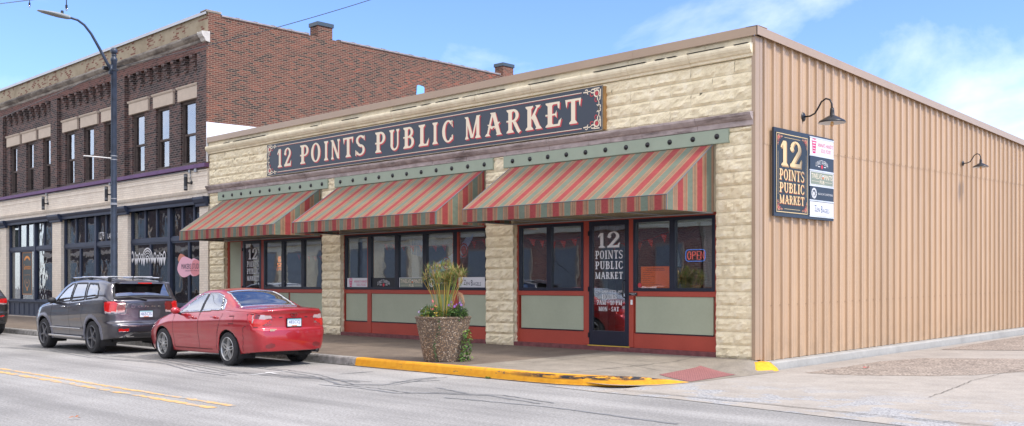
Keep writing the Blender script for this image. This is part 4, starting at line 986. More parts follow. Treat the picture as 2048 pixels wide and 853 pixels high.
wins=[(-21.42,-20.42,-21.5,-20.12),(-23.18,-22.22,-23.25,-21.83),(-24.98,-24.03,-25.1,-23.63),(-27.28,-26.3,-27.4,-26.05),(-29.1,-28.2,-29.27,-27.75),(-30.88,-30.0,-31.0,-29.57),(-33.16,-32.32,-33.45,-32.02),(-35.0,-34.18,-35.3,-33.75),(-36.85,-36.05,-37.1,-35.57),(-39.1,-38.3,-39.4,-38.1),(-41.0,-40.2,-41.2,-39.9)]
ZB,ZT=5.45,7.53
m=MB(); YB=.04
xs=sorted([w[0] for w in wins]+[w[1] for w in wins]+[XL,XR])
i=0
edges=[XL]+sorted(sum([[w[0],w[1]] for w in wins],[]))+[XR]
for k in range(0,len(edges),2): m.box(edges[k],edges[k+1],YB,.40,5.2,ZT)
m.box(XL,XR,YB,.40,ZT,9.25)
for w in wins: m.box(w[0],w[1],YB,.40,5.2,ZB)
m.build('front_wall',M['brick_dark'],bb)
for a,b in ((-20.08,XR),(-26.01,-25.30),(-32.0,-31.35),(-38.0,-37.35),(-44,-43.4)):
    m=MB(); m.box(a,b,-.10,.037,5.2,8.93); m.build('pilaster',M['brick_dark'],bb)
m=MB(); m.box(XL,XR,-.10,.035,8.93,9.20); m.build('brick_band',M['brick_band'],bb)
cb=None
for x0,n in ((-24.90,8),(-30.80,8),(-36.82,8),(-42.7,8)):
    for k in range(n):
        x=x0+k*.632
        if cb is None:
            m=MB()
            for j,(zt,zb,d) in enumerate(((8.928,8.80,.20),(8.80,8.68,.15),(8.68,8.56,.10),(8.56,8.44,.05))): m.box(x+.0,x+.20,YB-d,YB-.002,zb+.001,zt)
            cb=m.build('corbel',M['brick_dark'],bb,loc=(x,YB,8.44)); cx0=x
        else: cp(cb,x-cx0,0,0)
m=MB(); m.box(XL,XR,-.04,.34,9.42,10.13); m.build('parapet',M['parapet'],bb)
m=MB(); m.extr([(-.03,9.2),(-.10,9.2),(-.13,9.24),(-.13,9.29),(-.20,9.33),(-.27,9.40),(-.28,9.46),(-.03,9.48)],'x',XL,XR-.2); m.build('stone_cornice',M['old_stone'],bb,bevel=.01)
m=MB(); m.extr([(-.03,9.17),(-.16,9.2),(-.18,9.24),(-.20,9.29),(-.25,9.33),(-.29,9.40),(-.30,9.47),(-.03,9.49)],'x',XR-.2,XR+.09); m.build('cornice_end',pm('pale cornice end block',(.50,.47,.42),.8,.2,6.),bb,bevel=.01)
m=MB(); m.box(XL,XR-.0,-.12,.40,10.135,10.16); m.box(XL,XR,-.12,-.105,10.06,10.136); m.build('parapet_flashing',pm('pale metal coping',(.46,.47,.49),.4,.05),bb)
# party wall with clay coping and chimneys
m=MB(); m.box(XR-.33,XR+.010,.401,22,.2,10.06); m.box(XR+.001,XR+.010,-.10,.400,5.2,9.3); m.box(XR+.001,XR+.010,-.04,.400,9.301,10.125); m.build('side_wall',M['brick_side'],bb)
m=MB(); m.box(XL,XR-.33,21.7,22,.2,9.5); m.poly([(XL,.3,9.3),(XR-.2,.3,9.3),(XR-.2,21.9,9.1),(XL,21.9,9.1)]); m.build('roof',M['grey_metal'],bb)
tl=None
y=.42
m=MB(); m.box(XR-.36,XR+.03,-.12,.42,10.127,10.20); m.build('corner_cap',M['old_stone'],bb,bevel=.01)
while y<21.8:
    if tl is None:
        m=MB(); m.extr([(XR-.38,10.06),(XR+.045,10.06),(XR+.04,10.11),(XR-.12,10.155),(XR-.22,10.155),(XR-.38,10.10)],'y',y,y+.60); m.extr([(XR-.395,10.055),(XR+.06,10.055),(XR+.055,10.12),(XR-.12,10.175),(XR-.22,10.175),(XR-.395,10.11)],'y',y+.60,y+.655)
        tl=m.build('coping_tile',pm('grey clay coping',(.25,.22,.215),.6,.3,5.),bb,loc=(XR,y,10.06)); y0=y
    elif not (3.6<y<4.5 or 12.6<y<13.5): cp(tl,0,y-y0,0)
    y+=.657
ch0=None
for y in (4.08,13.08):
    if ch0 is None:
        m=MB(); m.box(XR-.46,XR+.012,y,y+.60,9.9,10.46); c=m.build('chimney',M['brick_side'],bb,loc=(XR-.2,y+.3,9.9))
        m=MB(); m.box(XR-.50,XR+.05,y-.04,y+.64,10.462,10.60); m.build('chimney_cap',pm('dark slate metal cap',(.045,.065,.08),.4,.1),c,bevel=.01); ch0=c
    else: cp(ch0,0,9.0,0)
m=MB(); m.poly([(XR+.014,-.04,5.6),(XR+.014,2.6,5.6),(XR+.014,2.6,6.70),(XR+.014,1.3,6.68),(XR+.014,.0,6.66),(XR+.014,-.04,6.66)]); m.box(XR+.012,XR+.03,-.108,-.05,5.4,6.66); m.build('white_patch',pm('white roof membrane',(.74,.75,.77),.5,.05,5.),bb)
# stray sky-blue blotch on the brick, built as an added plate; no vent exists
m=MB(); pts=[(8.47,8.62),(8.50,9.0),(8.56,9.04),(8.80,9.02),(8.86,8.98),(8.86,8.62),(8.80,8.57),(8.53,8.57)]
m.extr([(a,b) for a,b in pts],'x',XR+.012,XR+.03); m.build('blue_blotch',pm('sky blue blotch',(.20,.46,.82),.6,.02),bb)
# lintels and windows upstairs
l0=None
for (a,b,la,lb) in wins:
    m=MB(); m.box(la,lb,-.035,.06,7.535,7.93); l=m.build('lintel',M['lintel'],bb,loc=((la+lb)/2,0,7.53),bevel=.006)
    m=MB(); m.extr([(.05,7.932),(-.05,7.932),(-.075,7.975),(-.08,8.005),(.05,8.01)],'x',la-.05,lb+.03); m.build('lintel_cap',M['lintel'],l)
def sash(a,b,k):
    Y=.11; t=.055
    m=MB(); m.box(a,a+t,Y,Y+.2,ZB,ZT); m.box(b-t,b,Y,Y+.2,ZB,ZT); m.box(a+t,b-t,Y,Y+.2,ZT-.09,ZT); m.box(a+t,b-t,Y-.05,Y+.2,ZB,ZB+.06); m.box(a+t,b-t,Y+.04,Y+.12,6.40,6.47)
    m.box(a+t,a+t+.045,Y+.05,Y+.12,ZB+.06,6.40); m.box(b-t-.045,b-t,Y+.05,Y+.12,ZB+.06,6.40); m.box(a+t,a+t+.04,Y+.03,Y+.08,6.47,ZT-.09); m.box(b-t-.04,b-t,Y+.03,Y+.08,6.47,ZT-.09)
    w=m.build('window',M['oldwood'],bb,loc=((a+b)/2,Y,ZB),bevel=.005)
    g=MB(); g.box(a+t,b-t,Y+.055,Y+.060,6.45,ZT-.09); g.build('pane',M['glass_up'],w); g=MB(); g.box(a+t,b-t,Y+.09,Y+.095,ZB+.06,6.42); g.build('pane',M['glass_up'],w)
    c=MB(); rr=random.Random(k)
    cm=M['cur'][k%3]
    c.grid(lambda u,v:(a+t+(b-a-2*t)*u,Y+.19+.02*math.sin(u*25),ZT-.1-(ZT-ZB-.2)*v*(1 if k%3 else .5)),[i/10 for i in range(11)],[0,.5,1]); c.build('curtain',cm,w,smooth=True)
M['cur']=[pm('pale blue blind',(.62,.66,.72),.8,.1),pm('grey curtain cloth',(.52,.54,.58),.8,.2),pm('brown curtain cloth',(.20,.10,.06),.8,.3)]
for k,(a,b,_,_) in enumerate(wins): sash(a,b,k+ (1 if k<2 else 0))
m=MB(); m.box(XL,XR-.4,.9,1.0,5.2,9.2); m.build('inner_wall',M['dark_int'],bb)
# mid bands
m=MB(); m.box(XL,XR+.012,-.17,.036,5.245,5.37); m.build('purple_ledge',M['purple'],bb,bevel=.01)
m=MB(); m.box(XL,XR,-.06,.40,4.32,5.20); m.box(XL,XR,-.085,-.062,5.14,5.18); m.box(XL,XR,-.075,-.062,4.98,5.01); m.build('cream_band',M['cream_brick'],bb)
m=MB(); m.extr([(-.06,4.44),(-.10,4.45),(-.12,4.50),(-.14,4.545),(-.06,4.56)],'x',XL,XR); m.build('cream_moulding',M['cream_brick'],bb)
PIERS=[(-20.03,XR),(-25.97,-25.17),(-31.98,-31.1),(-38.0,-37.12),(-44.,-43.2)]
for a,b in PIERS:
    m=MB(); m.box(a,b,-.04,.4,.15,4.09); m.build('brick_pier',M['cream_brick'],bb)
m=MB()
m.extr([(-.03,4.10),(-.07,4.10),(-.08,4.2),(-.11,4.23),(-.14,4.28),(-.15,4.315),(-.03,4.318)],'x',XL,XR)
for a,b in PIERS: m.extr([(-.03,4.02),(-.12,4.02),(-.13,4.10),(-.17,4.14),(-.22,4.24),(-.22,4.316),(-.03,4.317)],'x',a-.12,min(b+.12,XR+.01))
m.build('navy_cornice',M['navy2'],bb,bevel=.008)
# conduit
m=MB(); m.tube([(XL,-.11,5.20),(-20.1,-.11,5.20)],.014,6); m.box(-20.2,-20.06,-.14,-.07,5.13,5.25); m.build('conduit',M['grey_metal'],bb)
def shopfront(x0,x1,uppers,ctr,lowers,label):
    sh=MB()
    Y=.08
    sh.box(x0,x1,Y,Y+.1,4.19,4.33); sh.box(x0,x1,Y-.01,Y+.1,2.98,3.11); sh.box(x0,x1,Y-.10,Y+.12,.80,.87); sh.box(ctr-.09,ctr+.09,Y-.03,Y+.1,.87,4.19)
    sh.box(x0,x0+.06,Y,Y+.1,.87,4.19); sh.box(x1-.06,x1,Y,Y+.1,.87,4.19)
    sh.box(x0,x1,Y-.02,Y+.1,.18,.80)
    f=sh.build('shopfront',M['navy2'],bb,loc=((x0+x1)/2,Y,.2),bevel=.006)
    b=MB()
    x=x0+.15
    while x<x1-.1: b.box(x-.035,x+.035,Y-.035,Y-.018,.26,.74); x+=.55
    b.box(x0,x1,Y-.04,Y-.018,.18,.26); b.build('batten',M['navy2'],f)
    pr=[x0+.06]+uppers+[x1-.06]
    for i in range(len(pr)-1):
        a,c=pr[i]+.0,pr[i+1]
        if c-a<.3: continue
        window(a+.003,c-.003,3.11,4.19,Y+.02,f,t=.045,glassm=M['glass_old'],frame=M['navy2'],blind=0,dp=.06,name='transom_window')
    pr=[x0+.06]+lowers+[x1-.06]
    for i in range(len(pr)-1):
        window(pr[i]+.003,pr[i+1]-.003,.87,2.98,Y+.02,f,t=.055,glassm=M['glass_old'],frame=M['navy2'],blind=0,dp=.06,name='display_window')
    return f
shopfront(-25.17,-20.03,[-24.12,-23.25,-22.28,-21.44,-20.65],-22.28,[-23.72,-22.28,-21.0],'A')
shopfront(-31.1,-25.97,[-30.0,-29.12,-28.12,-27.28,-26.6],-28.12,[-29.6,-28.12,-26.6],'B')
shopfront(-37.12,-31.98,[-36.02,-35.12,-34.14,-33.22,-32.42],-34.14,[-35.84,-34.14],'C')
shopfront(-43.2,-38.0,[-42,-41,-40,-39],-40.5,[-42,-40.5,-39],'D')
m=MB(); m.box(-45.9,-19.9,.2,5,.18,.22); m.build('interior_floor',M['dark_int'],bb)
m=MB(); m.box(-45.9,-19.9,4.6,4.7,.2,4.9); 
for x in (-31.5,-25.6,-37.6,-19.85): m.box(x-.05,x+.05,.42,4.6,.2,4.9)
m.build('interior_wall',pm('shop interior wall',(.17,.17,.165),.9,.4,1.2),bb)
m=MB(); m.poly([(-45.9,.42,4.25),(-19.9,.42,4.25),(-19.9,4.6,4.25),(-45.9,4.6,4.25)]); m.build('ceiling',M['dark_int'],bb)
# lowered grey ceilings seen through the left transoms
m=MB(); m.box(-37.1,-32,.26,.28,3.1,4.2); m.build('transom_screen',pm('frosted transom screen',(.33,.34,.32),.8,.1),bb)
m=MB(); m.box(-46,-19.5,-.22,.08,.14,.215); m.build('step',pm('pale stone step',(.42,.36,.29),.85,.2,3.),bb)
# things in and on the shop windows
pl=FRONT(.085)
m=MB()
for k,(cx,cz,rx,rz,mi) in enumerate(((-21.15,2.12,.58,.33,0),(-20.55,2.10,.42,.28,0),(-20.45,2.08,.40,.26,1),(-21.45,2.40,.24,.15,2))):
    m.poly([pl.P(cx+rx*math.cos(a)*(1+.08*math.sin(2*a)),cz+rz*math.sin(a)*(1+.1*math.cos(3*a)),(0.001,.0012,.003,.0)[k]) for a in np.linspace(0,2*PI,33)[:-1]],mi)
put_bf(m,pl,'MAKERS STUDIO',-21.45,-20.10,2.05,2.22,.006,3); put_bf(m,pl,'CREATIVITY FOR ALL',-21.2,-20.2,1.97,2.01,.006,3)
tag(m.build('window_decal',[pm('pink vinyl',(.78,.42,.50),.6,.02),pm('rose vinyl',(.68,.25,.27),.6,.02),pm('terracotta vinyl',(.55,.20,.13),.6,.02),TXT],None,loc=(-21,.08,2)),'pink blob shaped vinyl decal on the shop window nearest the market','decal')
m=MB(); rr=random.Random(2)
def ring3(cx,cz,r,t): 
    for k,p in enumerate(ring(0,0,1,1,t,t,0,180,12)): m.poly([pl.P(cx+a*r,cz+b*r,.001+k%3*.0003) for a,b in p])
for r in (.40,.31,.22,.13): ring3(-23.9,2.42,r,.12 if r>.2 else .3)
x=-25.05
while x<-22.45:
    w=rr.uniform(.10,.2)
    if abs(x-(-23.9))>.42:
        h=rr.uniform(.12,.3)
        for k,p in enumerate(ring(0,0,1,1,.3,.3,0,180,8)): m.poly([pl.P(x+a*w*.6,2.44+b*h,.001+k%3*.0003) for a,b in p])
    m.poly([pl.P(x-w*.6,2.46,.002),pl.P(x+w*.6,2.46,.002),pl.P(x,2.46-rr.uniform(.15,.3),.002)]); x+=w*1.15
tag(m.build('window_decal',WHT,None,loc=(-23.8,.08,2.4)),'white rainbow and scallop drawing across the shop window','decal')
m=MB(); put_bf(m,FRONT(.085),'1279',-27.85,-27.40,3.22,3.50,0,0); put_bf(m,FRONT(.085),'LAFAYETTE',-27.1,-26.1,3.24,3.42,0,0); tag(m.build('window_number',WHT,None,loc=(-27.6,.08,3.2)),'white 1279 numerals on the transom glass beside the street lamp','numerals')
m=MB(); pl=FRONT(.14); rect(m,pl,-35.72,-34.62,1.1,2.93,0,0); 
for z in (1.13,2.90): line(m,pl,-35.68,z,-34.66,z,.05,.002,1)
for x in (-35.69,-34.65): line(m,pl,x,1.1,x,2.92,.05,.002,1)
for k,p in enumerate(ring(-35.17,2.50,.36,.26,.11,.10,20,160,9)): m.poly([pl.P(a,b,.003+k%3*.0003) for a,b in p],2)
put_bf(m,pl,'Gemination',-35.55,-34.78,2.18,2.40,.003,2); put_bf(m,pl,'handmade things',-35.5,-34.84,1.93,1.97,.003,2)
for k,p in enumerate(ring(-35.17,1.72,.30,.34,.05,.05,180,360,10)+ring(-35.17,1.78,.16,.2,.04,.04,180,360,8)): m.poly([pl.P(a,b,.003+k%3*.0003) for a,b in p],1)
rect(m,pl,-35.22,-35.12,1.28,1.42,.003,2)
tag(m.build('poster',[pm('dark green poster',(.06,.075,.075),.6,.2,6.),pm('copper print',(.38,.20,.10),.6),pm('orange print',(.75,.28,.05),.6)],None,loc=(-35.2,.14,1.1)),'tall dark poster with orange arch behind the leftmost shop window','poster')
def shelf(x0,x1,y,label,seed,cols):
    rr=random.Random(seed); t=thing('display_shelf',label,'shelf',((x0+x1)/2,y,.22)); m=MB()
    for z in (.9,1.35,1.8,2.25): m.box(x0,x1,y,y+.35,z,z+.03)
    m.box(x0,x0+.04,y,y+.35,.22,2.3); m.box(x1-.04,x1,y,y+.35,.22,2.3); m.build('rack',M['oldwood'],t)
    m=MB()
    for z in (.93,1.38,1.83,2.28):
        x=x0+.06
        while x<x1-.15:
            w=rr.uniform(.06,.18); h=rr.uniform(.1,.32)
            if rr.random()<.8: m.box(x,x+w,y+.05,y+.25,z,z+h,rr.randrange(len(cols)))
            x+=w+.03
    m.build('goods',cols,t)
cols=[pm('toy red',(.5,.04,.04),.5),pm('toy teal',(.05,.32,.34),.5),pm('toy purple',(.2,.06,.35),.5),pm('toy cream',(.6,.5,.36),.6),pm('toy green',(.08,.3,.08),.5),pm('toy orange',(.6,.2,.03),.5)]
shelf(-33.8,-32.2,.9,'shelf of small colourful goods behind the dark display window',1,cols)
shelf(-37.0,-35.95,1.0,'narrow shelf of bright goods at the far left window',2,cols)
shelf(-29.4,-28.3,1.2,'shelf of goods behind the second shopfront',3,cols); shelf(-21.1,-20.2,1.6,'small shelf of goods under the pink decal',4,cols)
m=MB(); m.box(-36.9,-35.95,.75,.8,.9,2.6); tag(m.build('backdrop_panel',pm('teal panel',(.12,.38,.42),.7,.1),None,loc=(-36.4,.8,.9)),'teal backdrop panel in the far left display window','panel')
m=MB(); rr=random.Random(6); m.tube([(-34.0,.55,2.02),(-33.2,.55,1.9),(-32.1,.55,1.72)],.006,4,1)
for k in range(6):
    x=-33.8+k*.3; z=2.0-(x+34)*.155
    m.poly([(x-.07,.54,z-.22),(x+.07,.54,z-.24),(x+.05,.54,z-.08),(x,.54,z-.02),(x-.05,.54,z-.08)],0)
tag(m.build('bunting',[pm('pink paper',(.70,.22,.22),.7,.3,9.),M['oldwood']],None,loc=(-33,.55,1.9)),'line of small pink paper shapes hung in the dark display window','bunting')
for k,(x,z,r,c,l) in enumerate(((-22.0,2.62,.17,(.75,.75,.74),'white round balloon beside the pink window decal'),(-22.1,2.42,.15,(.5,.12,.25),'dark pink balloon under the white one'))):
    m=MB(); m.ball((x,.5,z),r,9); m.tube([(x,.5,z-r),(x+.02,.5,z-r-.5)],.005,4); tag(m.build('balloon',pm('balloon %d'%k,c,.3),None,loc=(x,.5,z),smooth=True),l,'balloon')
m=MB(); m.tube([(-21.9,.7,1.75),(-21.1,.6,.3)],.03,6); m.tube([(-21.9,.7,1.75),(-22.3,.6,.3)],.03,6); m.tube([(-21.9,.7,1.75),(-21.7,1.2,.3)],.03,6); m.box(-22.25,-21.55,.62,.66,.8,.85)
tag(m.build('easel',pm('easel wood',(.35,.17,.06),.6),None,loc=(-21.8,.7,.22)),'wooden easel standing behind the pink decal window','easel')
m=MB(); m.box(-38.4,-37.95,-.5,-.46,3.1,4.0); m.box(-38.2,-38.16,-.5,-.02,3.95,4.0); tag(m.build('blade_sign',M['black'],None,loc=(-38.2,-.3,3.1)),'plain black hanging sign at the far left pier','sign')
# up and down wall lights on the cream band
def sconce(x,label):
    s=thing('wall_light',label,'wall light',(x,-.08,4.83),'cylinder wall lights on the cream band')
    m=MB(); 
    m.lathe([(.001,4.56),(.055,4.56),(.06,4.58),(.06,5.07),(.055,5.09),(.001,5.09)],(x-.06,-.22,0),14); m.build('cylinder',M['black'],s,smooth=False)
    m=MB()
    for z in (4.62,4.66,5.0,5.04): m.lathe([(.0605,z),(.064,z+.005),(.064,z+.012),(.0605,z+.017)],(x-.06,-.22,0),14)
    m.build('trim_ring',M['grey_metal'],s)
    m=MB(); m.tube([(x-.06,-.20,4.83),(x-.0,-.14,4.80),(x+.04,-.062,4.82)],.025,8); m.lathe([(.001,-.04),(.055,-.03),(.055,0)],(x+.04,-.06,4.82),12,axis='y'); m.build('bracket',M['black'],s,smooth=True)
    m=MB(); m.tube([(x+.04,-.075,4.86),(x+.02,-.1,5.0),(x-.02,-.075,5.14),(x-.02,-.075,5.2)],.012,6); m.box(x-.07,x+.03,-.13,-.062,5.14,5.24); m.build('junction_box',M['grey_metal'],s)
for x,l in ((-20.52,'black cylinder wall light nearest the market'),(-26.45,'black cylinder wall light just behind the street lamp pole'),(-32.38,'black cylinder wall light farthest from the market')): sconce(x,l)
# ------------------------------------------------------------------ cars
def pch(pts):
    P=np.array(pts,float); x,y=P[:,0],P[:,1]; d=np.diff(y)/np.diff(x); t=np.zeros(len(x))
    for i in range(1,len(x)-1): t[i]=0 if d[i-1]*d[i]<=0 else 2*d[i-1]*d[i]/(d[i-1]+d[i])
    t[0]=d[0]; t[-1]=d[-1]
    def f(v):
        v=min(max(v,x[0]),x[-1]); i=min(int(np.searchsorted(x,v,side='right'))-1,len(x)-2); h=x[i+1]-x[i]; s=(v-x[i])/h
        return y[i]*(1+2*s)*(1-s)**2+t[i]*h*s*(1-s)**2+y[i+1]*s*s*(3-2*s)+t[i+1]*h*s*s*(s-1)
    return f
def sdist(p,poly):
    # signed distance (negative inside) and gradient to a polygon
    x,y=p; best=1e9; g=(0,0); inside=False; n=len(poly)
    for i in range(n):
        ax,ay=poly[i]; bx,by=poly[(i+1)%n]
        ex,ey=bx-ax,by-ay; t=max(0,min(1,((x-ax)*ex+(y-ay)*ey)/(ex*ex+ey*ey))); dx,dy=x-(ax+t*ex),y-(ay+t*ey); d=math.hypot(dx,dy)
        if d<best: best=d; g=(dx,dy)
        if (ay>y)!=(by>y) and x<(bx-ax)*(y-ay)/(by-ay)+ax: inside=not inside
    return (-best if inside else best), g
def segd(x,y,a,b):
    ex,ey=b[0]-a[0],b[1]-a[1]; t=max(0,min(1,((x-a[0])*ex+(y-a[1])*ey)/(ex*ex+ey*ey+1e-12))); return math.hypot(x-a[0]-t*ex,y-a[1]-t*ey)
def carpaint(name,col,metal=.35,rough=.28):
    t=NT(name); fl=t.noise(t.n('ShaderNodeTexCoord').outputs['Object'],350.,1.)
    c=t.ramp(fl,[(.3,sc3(col,.85)),(.7,sc3(col,1.15))])
    dirt=t.ramp(t.noise(t.n('ShaderNodeTexCoord').outputs['Object'],3.,5.),[(.4,.0),(.8,.12)]); c=t.mix(dirt,c,(.25,.22,.2))
    return t.pbsdf(c,rough,metal,**{'Coat_Weight':1.,'Coat_Roughness':.04})
M['tyre']=pm('tyre rubber',(.022,.022,.024),.75,.3,12.,.2,40,obj=True)
M['chrome']=pm('chrome',(.62,.62,.63),.15,.03,metal=1.)
M['satin']=pm('satin alloy',(.50,.50,.49),.35,.08,metal=.6)
M['rimgrey']=pm('dark grey alloy',(.13,.13,.14),.35,.1,metal=.5)
M['carblack']=pm('black plastic',(.016,.016,.018),.55,.2,obj=True)
M['carglass']=glass('tinted car glass',.5,.34,0,(.85,.95,.9)); M['carglass_dark']=glass('privacy car glass',.08,.28,0,(.8,.85,.9))
M['lampred']=pm('red tail lamp',(.50,.006,.006),.2,.25,18.,obj=True,**{'Coat_Weight':1.}); M['lampdark']=pm('deep red tail lamp',(.14,.006,.008),.12,.3,20.,obj=True,**{'Coat_Weight':1.}); M['lampwhite']=pm('clear lamp lens',(.40,.30,.30),.12,.2,30.,obj=True,**{'Coat_Weight':1.})
M['seat']=pm('car seat cloth',(.10,.095,.09),.9,.2)
def wheel(parent,x,y,side,r,w,rimm,spokes=5,double=False):
    # side: -1 faces the street, +1 the pavement
    t=MB(); s=side
    R=r*.70
    prof=[(R,-.5*w),(r*.90,-.5*w),(r*.975,-.42*w),(r,-.30*w)]
    for k in range(4): zz=-.22*w+k*.147*w; prof+= [(r,zz),(r-.008,zz+.006),(r-.008,zz+.018),(r,zz+.024)]
    prof+=[(r,.30*w),(r*.975,.42*w),(r*.90,.5*w),(R,.5*w),(R*.97,.46*w),(R*.95,-.46*w),(R,-.5*w)]
    t.lathe([(a,b) for a,b in prof],(x,y,r),40,axis='y'); wo=t.build('wheel',M['tyre'],parent,loc=(x,y,r),smooth=False)
    m=MB(); yo=y+s*.5*w
    m.lathe([(R,yo-y),(R*.965,yo-y+s*.006),(R*.93,yo-y-s*.012),(R*.90,yo-y-s*.09)],(x,y,r),40,axis='y')
    m.lathe([(R*.90,yo-y-s*.09),(.001,yo-y-s*.10)],(x,y,r),24,1,axis='y')
    m.lathe([(.001,yo-y-s*.0),(R*.17,yo-y-s*.004),(R*.20,yo-y-s*.022),(R*.22,yo-y-s*.07)],(x,y,r),20,axis='y')
    for k in range(spokes):
        a=2*PI*k/spokes+PI/2+ (0.2 if x>3 else .5)
        subs=((-.13,.045),(.13,.045)) if double else ((0,.085),)
        for da,hw in subs:
            def Q(rad,off,dy):
                aa=a+da*(rad/R)*1.1; ca,sa=math.cos(aa),math.sin(aa)
                return (x+rad*R*ca-off*R*sa, yo-s*dy, r+rad*R*sa+off*R*ca)
            P=[]
            for rad,h,dy in ((.12,hw*1.5,.012),(.55,hw*1.1,.008),(.94,hw*1.35,.012)):
                P+= [Q(rad,-h,dy+.035),Q(rad,-h*.7,dy),Q(rad,h*.7,dy),Q(rad,h,dy+.035)]
            m.add(P,[(i*4+j,i*4+j+1,i*4+j+5,i*4+j+4) for i in range(2) for j in range(3)]+[(0,1,2,3),(8,9,10,11)],0)
    m.build('rim',[rimm,M['carblack']],wo)
def make_car(name,label,S,X0,Yc,paint,rimm):
    root=thing(name,label,'car',(X0+S['L']/2,Yc,0))
    L=S['L']; top=pch(S['top']); sh=pch(S['sh']); hw=pch(S['hw']); bot=pch(S['bot']); rear=pch(S['rear']); front=pch(S['front']); tum=S['tum']; roofw=S['crown']
    ax=S['axles']; Rw=S['R']; Ra=Rw+S.get('gap',.055)
    ds=.02
    # section sampling: returns list of (y,z) for y>=0 from bottom centre to top centre
    def section(x):
        zb=bot(x); zs=sh(x); zt=max(top(x),zs+.012); w=hw(x); zm=zb+(zs-zb)*.55
        lower=[]; N=S.get('NL',34)
        for i in range(N+1):
            t=i/N; z=zb+(zs-zb)*t
            f=1-S['sill']*(1-t)**3.2-S['shoulder']*max(0,t-.62)**2*6.9*.12/.12*.12
            # crease
            cz=(z-(zb+(zs-zb)*S['crease']))/.05
            y=w*f+ .010*math.exp(-cz*cz) - (.012*math.exp(-((z-(zb+(zs-zb)*.33))/.09)**2))
            lower.append((y,z))
        ysh=lower[-1][0]
        H=zt-zs; k=min(1,H/.12)
        yr=ysh-H*tum-.02*k; rc=min(.11,H*.45,yr*.3)
        up=[]; NU=S.get('NU',22)
        for i in range(1,NU+1):
            t=i/NU; z=zs+(H-rc)*t; y=ysh-.02*k*min(1,t*6)-(H-rc)*tum*t-.015*k*math.sin(PI*t)*-1
            up.append((y,z))
        ye,ze=up[-1]; NC=7; cn=[]
        crown=roofw
        yin=ye-rc*1.15; zin=zt-crown*(1-0)*0
        for i in range(1,NC+1):
            a=i/NC; b=(1-a)
            # quadratic bezier corner
            P0=(ye,ze); P1=(ye-rc*tum,zt-.012); P2=(yin,zt)
            cn.append((b*b*P0[0]+2*a*b*P1[0]+a*a*P2[0], b*b*P0[1]+2*a*b*P1[1]+a*a*P2[1]))
        tp=[]; NT_=S.get('NT',26)
        for i in range(1,NT_+1):
            t=i/NT_; y=yin*(1-t); tp.append((y,zt+crown*(1-(y/yin)**2)*min(1,.35+k)))
        ub=[(lower[0][0]*i/4,zb) for i in range(4)]
        return ub+lower+up+cn+tp
    xs=list(np.arange(0,L+1e-6,ds)); xs[-1]=L
    sec=[section(x) for x in xs]; n=len(sec[0])
    def deform(x,y,z):
        # end profiles and plan curvature
        wr=min(1,max(0,(x-(L-1.0))/1.0)); wf=min(1,max(0,(1.0-x)/1.0))
        c=S['plan']*(y*y)*1.0
        xr=x+wr**2*(rear(z)-c*wr)-0
        return (xr-(-wf**2*0)+wf**2*(front(z)+S['planf']*y*y), y, z)
    V=[]; 
    for i,x in enumerate(xs):
        # rounded corners in plan
        for y,z in sec[i]:
            q=1
            dr=L-x; rr_=S['corner']
            if dr<rr_: q=1-(rr_*(1-math.sqrt(max(0,1-(1-dr/rr_)**2))))/ (hw(x))*.9
            if x<rr_*1.3: q=1-(rr_*1.3*(1-math.sqrt(max(0,1-(1-x/(rr_*1.3))**2))))/hw(x)*.9
            V.append((x,y*q,z))
    NX=len(xs); 
    # end caps: rings shrinking to the middle
    def capring(i0,K=24):
        base=V[i0*n:(i0+1)*n]; zc=.62; out=[]
        for k in range(1,K+1):
            f=1-k/K
            for x,y,z in base: out.append((x,y*f,zc+(z-zc)*f if True else z))
        return out
    capR=capring(NX-1); capF=capring(0); K=24
    # uv info: body coordinate s for rear-lamp mapping = |y| on the cap, w+(L-x) on the side
    info=[(0,)]*0
    P=V+capR+capF
    idx=lambda i,j:i*n+j
    faces=[]
    for i in range(NX-1):
        for j in range(n-1): faces.append((idx(i,j),idx(i+1,j),idx(i+1,j+1),idx(i,j+1),'s',j))
    oR=NX*n
    def ringi(o,base,k,j): return idx(base,j) if k==0 else o+(k-1)*n+j
    for k in range(K):
        for j in range(n-1):
            faces.append((ringi(oR,NX-1,k,j),ringi(oR,NX-1,k+1,j),ringi(oR,NX-1,k+1,j+1),ringi(oR,NX-1,k,j+1),'r',j))
            o=oR+K*n; faces.append((ringi(o,0,k,j),ringi(o,0,k,j+1),ringi(o,0,k+1,j+1),ringi(o,0,k+1,j),'f',j))
    P=[list(p) for p in P]
    nlow=4+S.get('NL',34)
    # snap vertices on the sides to wheel arch circles and window outlines
    for i in range(NX):
        for j in range(n):
            p=P[idx(i,j)]
            if j<=nlow+2:
                for a in ax:
                    dx,dz_=p[0]-a,p[2]-Rw*1.0; r=math.hypot(dx,dz_)
                    if r<1e-6: continue
                    if abs(r-Ra)<ds*.62 and j>=3: p[0]=a+dx/r*Ra; p[2]=Rw+dz_/r*Ra
                    elif S.get('flare') and Ra<=r<Ra+S['flare'] and j>=4: p[1]+=.018*math.sin(PI*min(1,(r-Ra)/S['flare']+.3))
            if nlow-2<=j<n-26:
                for poly,_ in S['side_windows']:
                    d,g=sdist((p[0],p[2]),poly)
                    if abs(d)<ds*.5: p[0]-=g[0]; p[2]-=g[1]
    faceinfo=[]
    groups={}
    lamps=S['lamps']
    seams=S['seams']
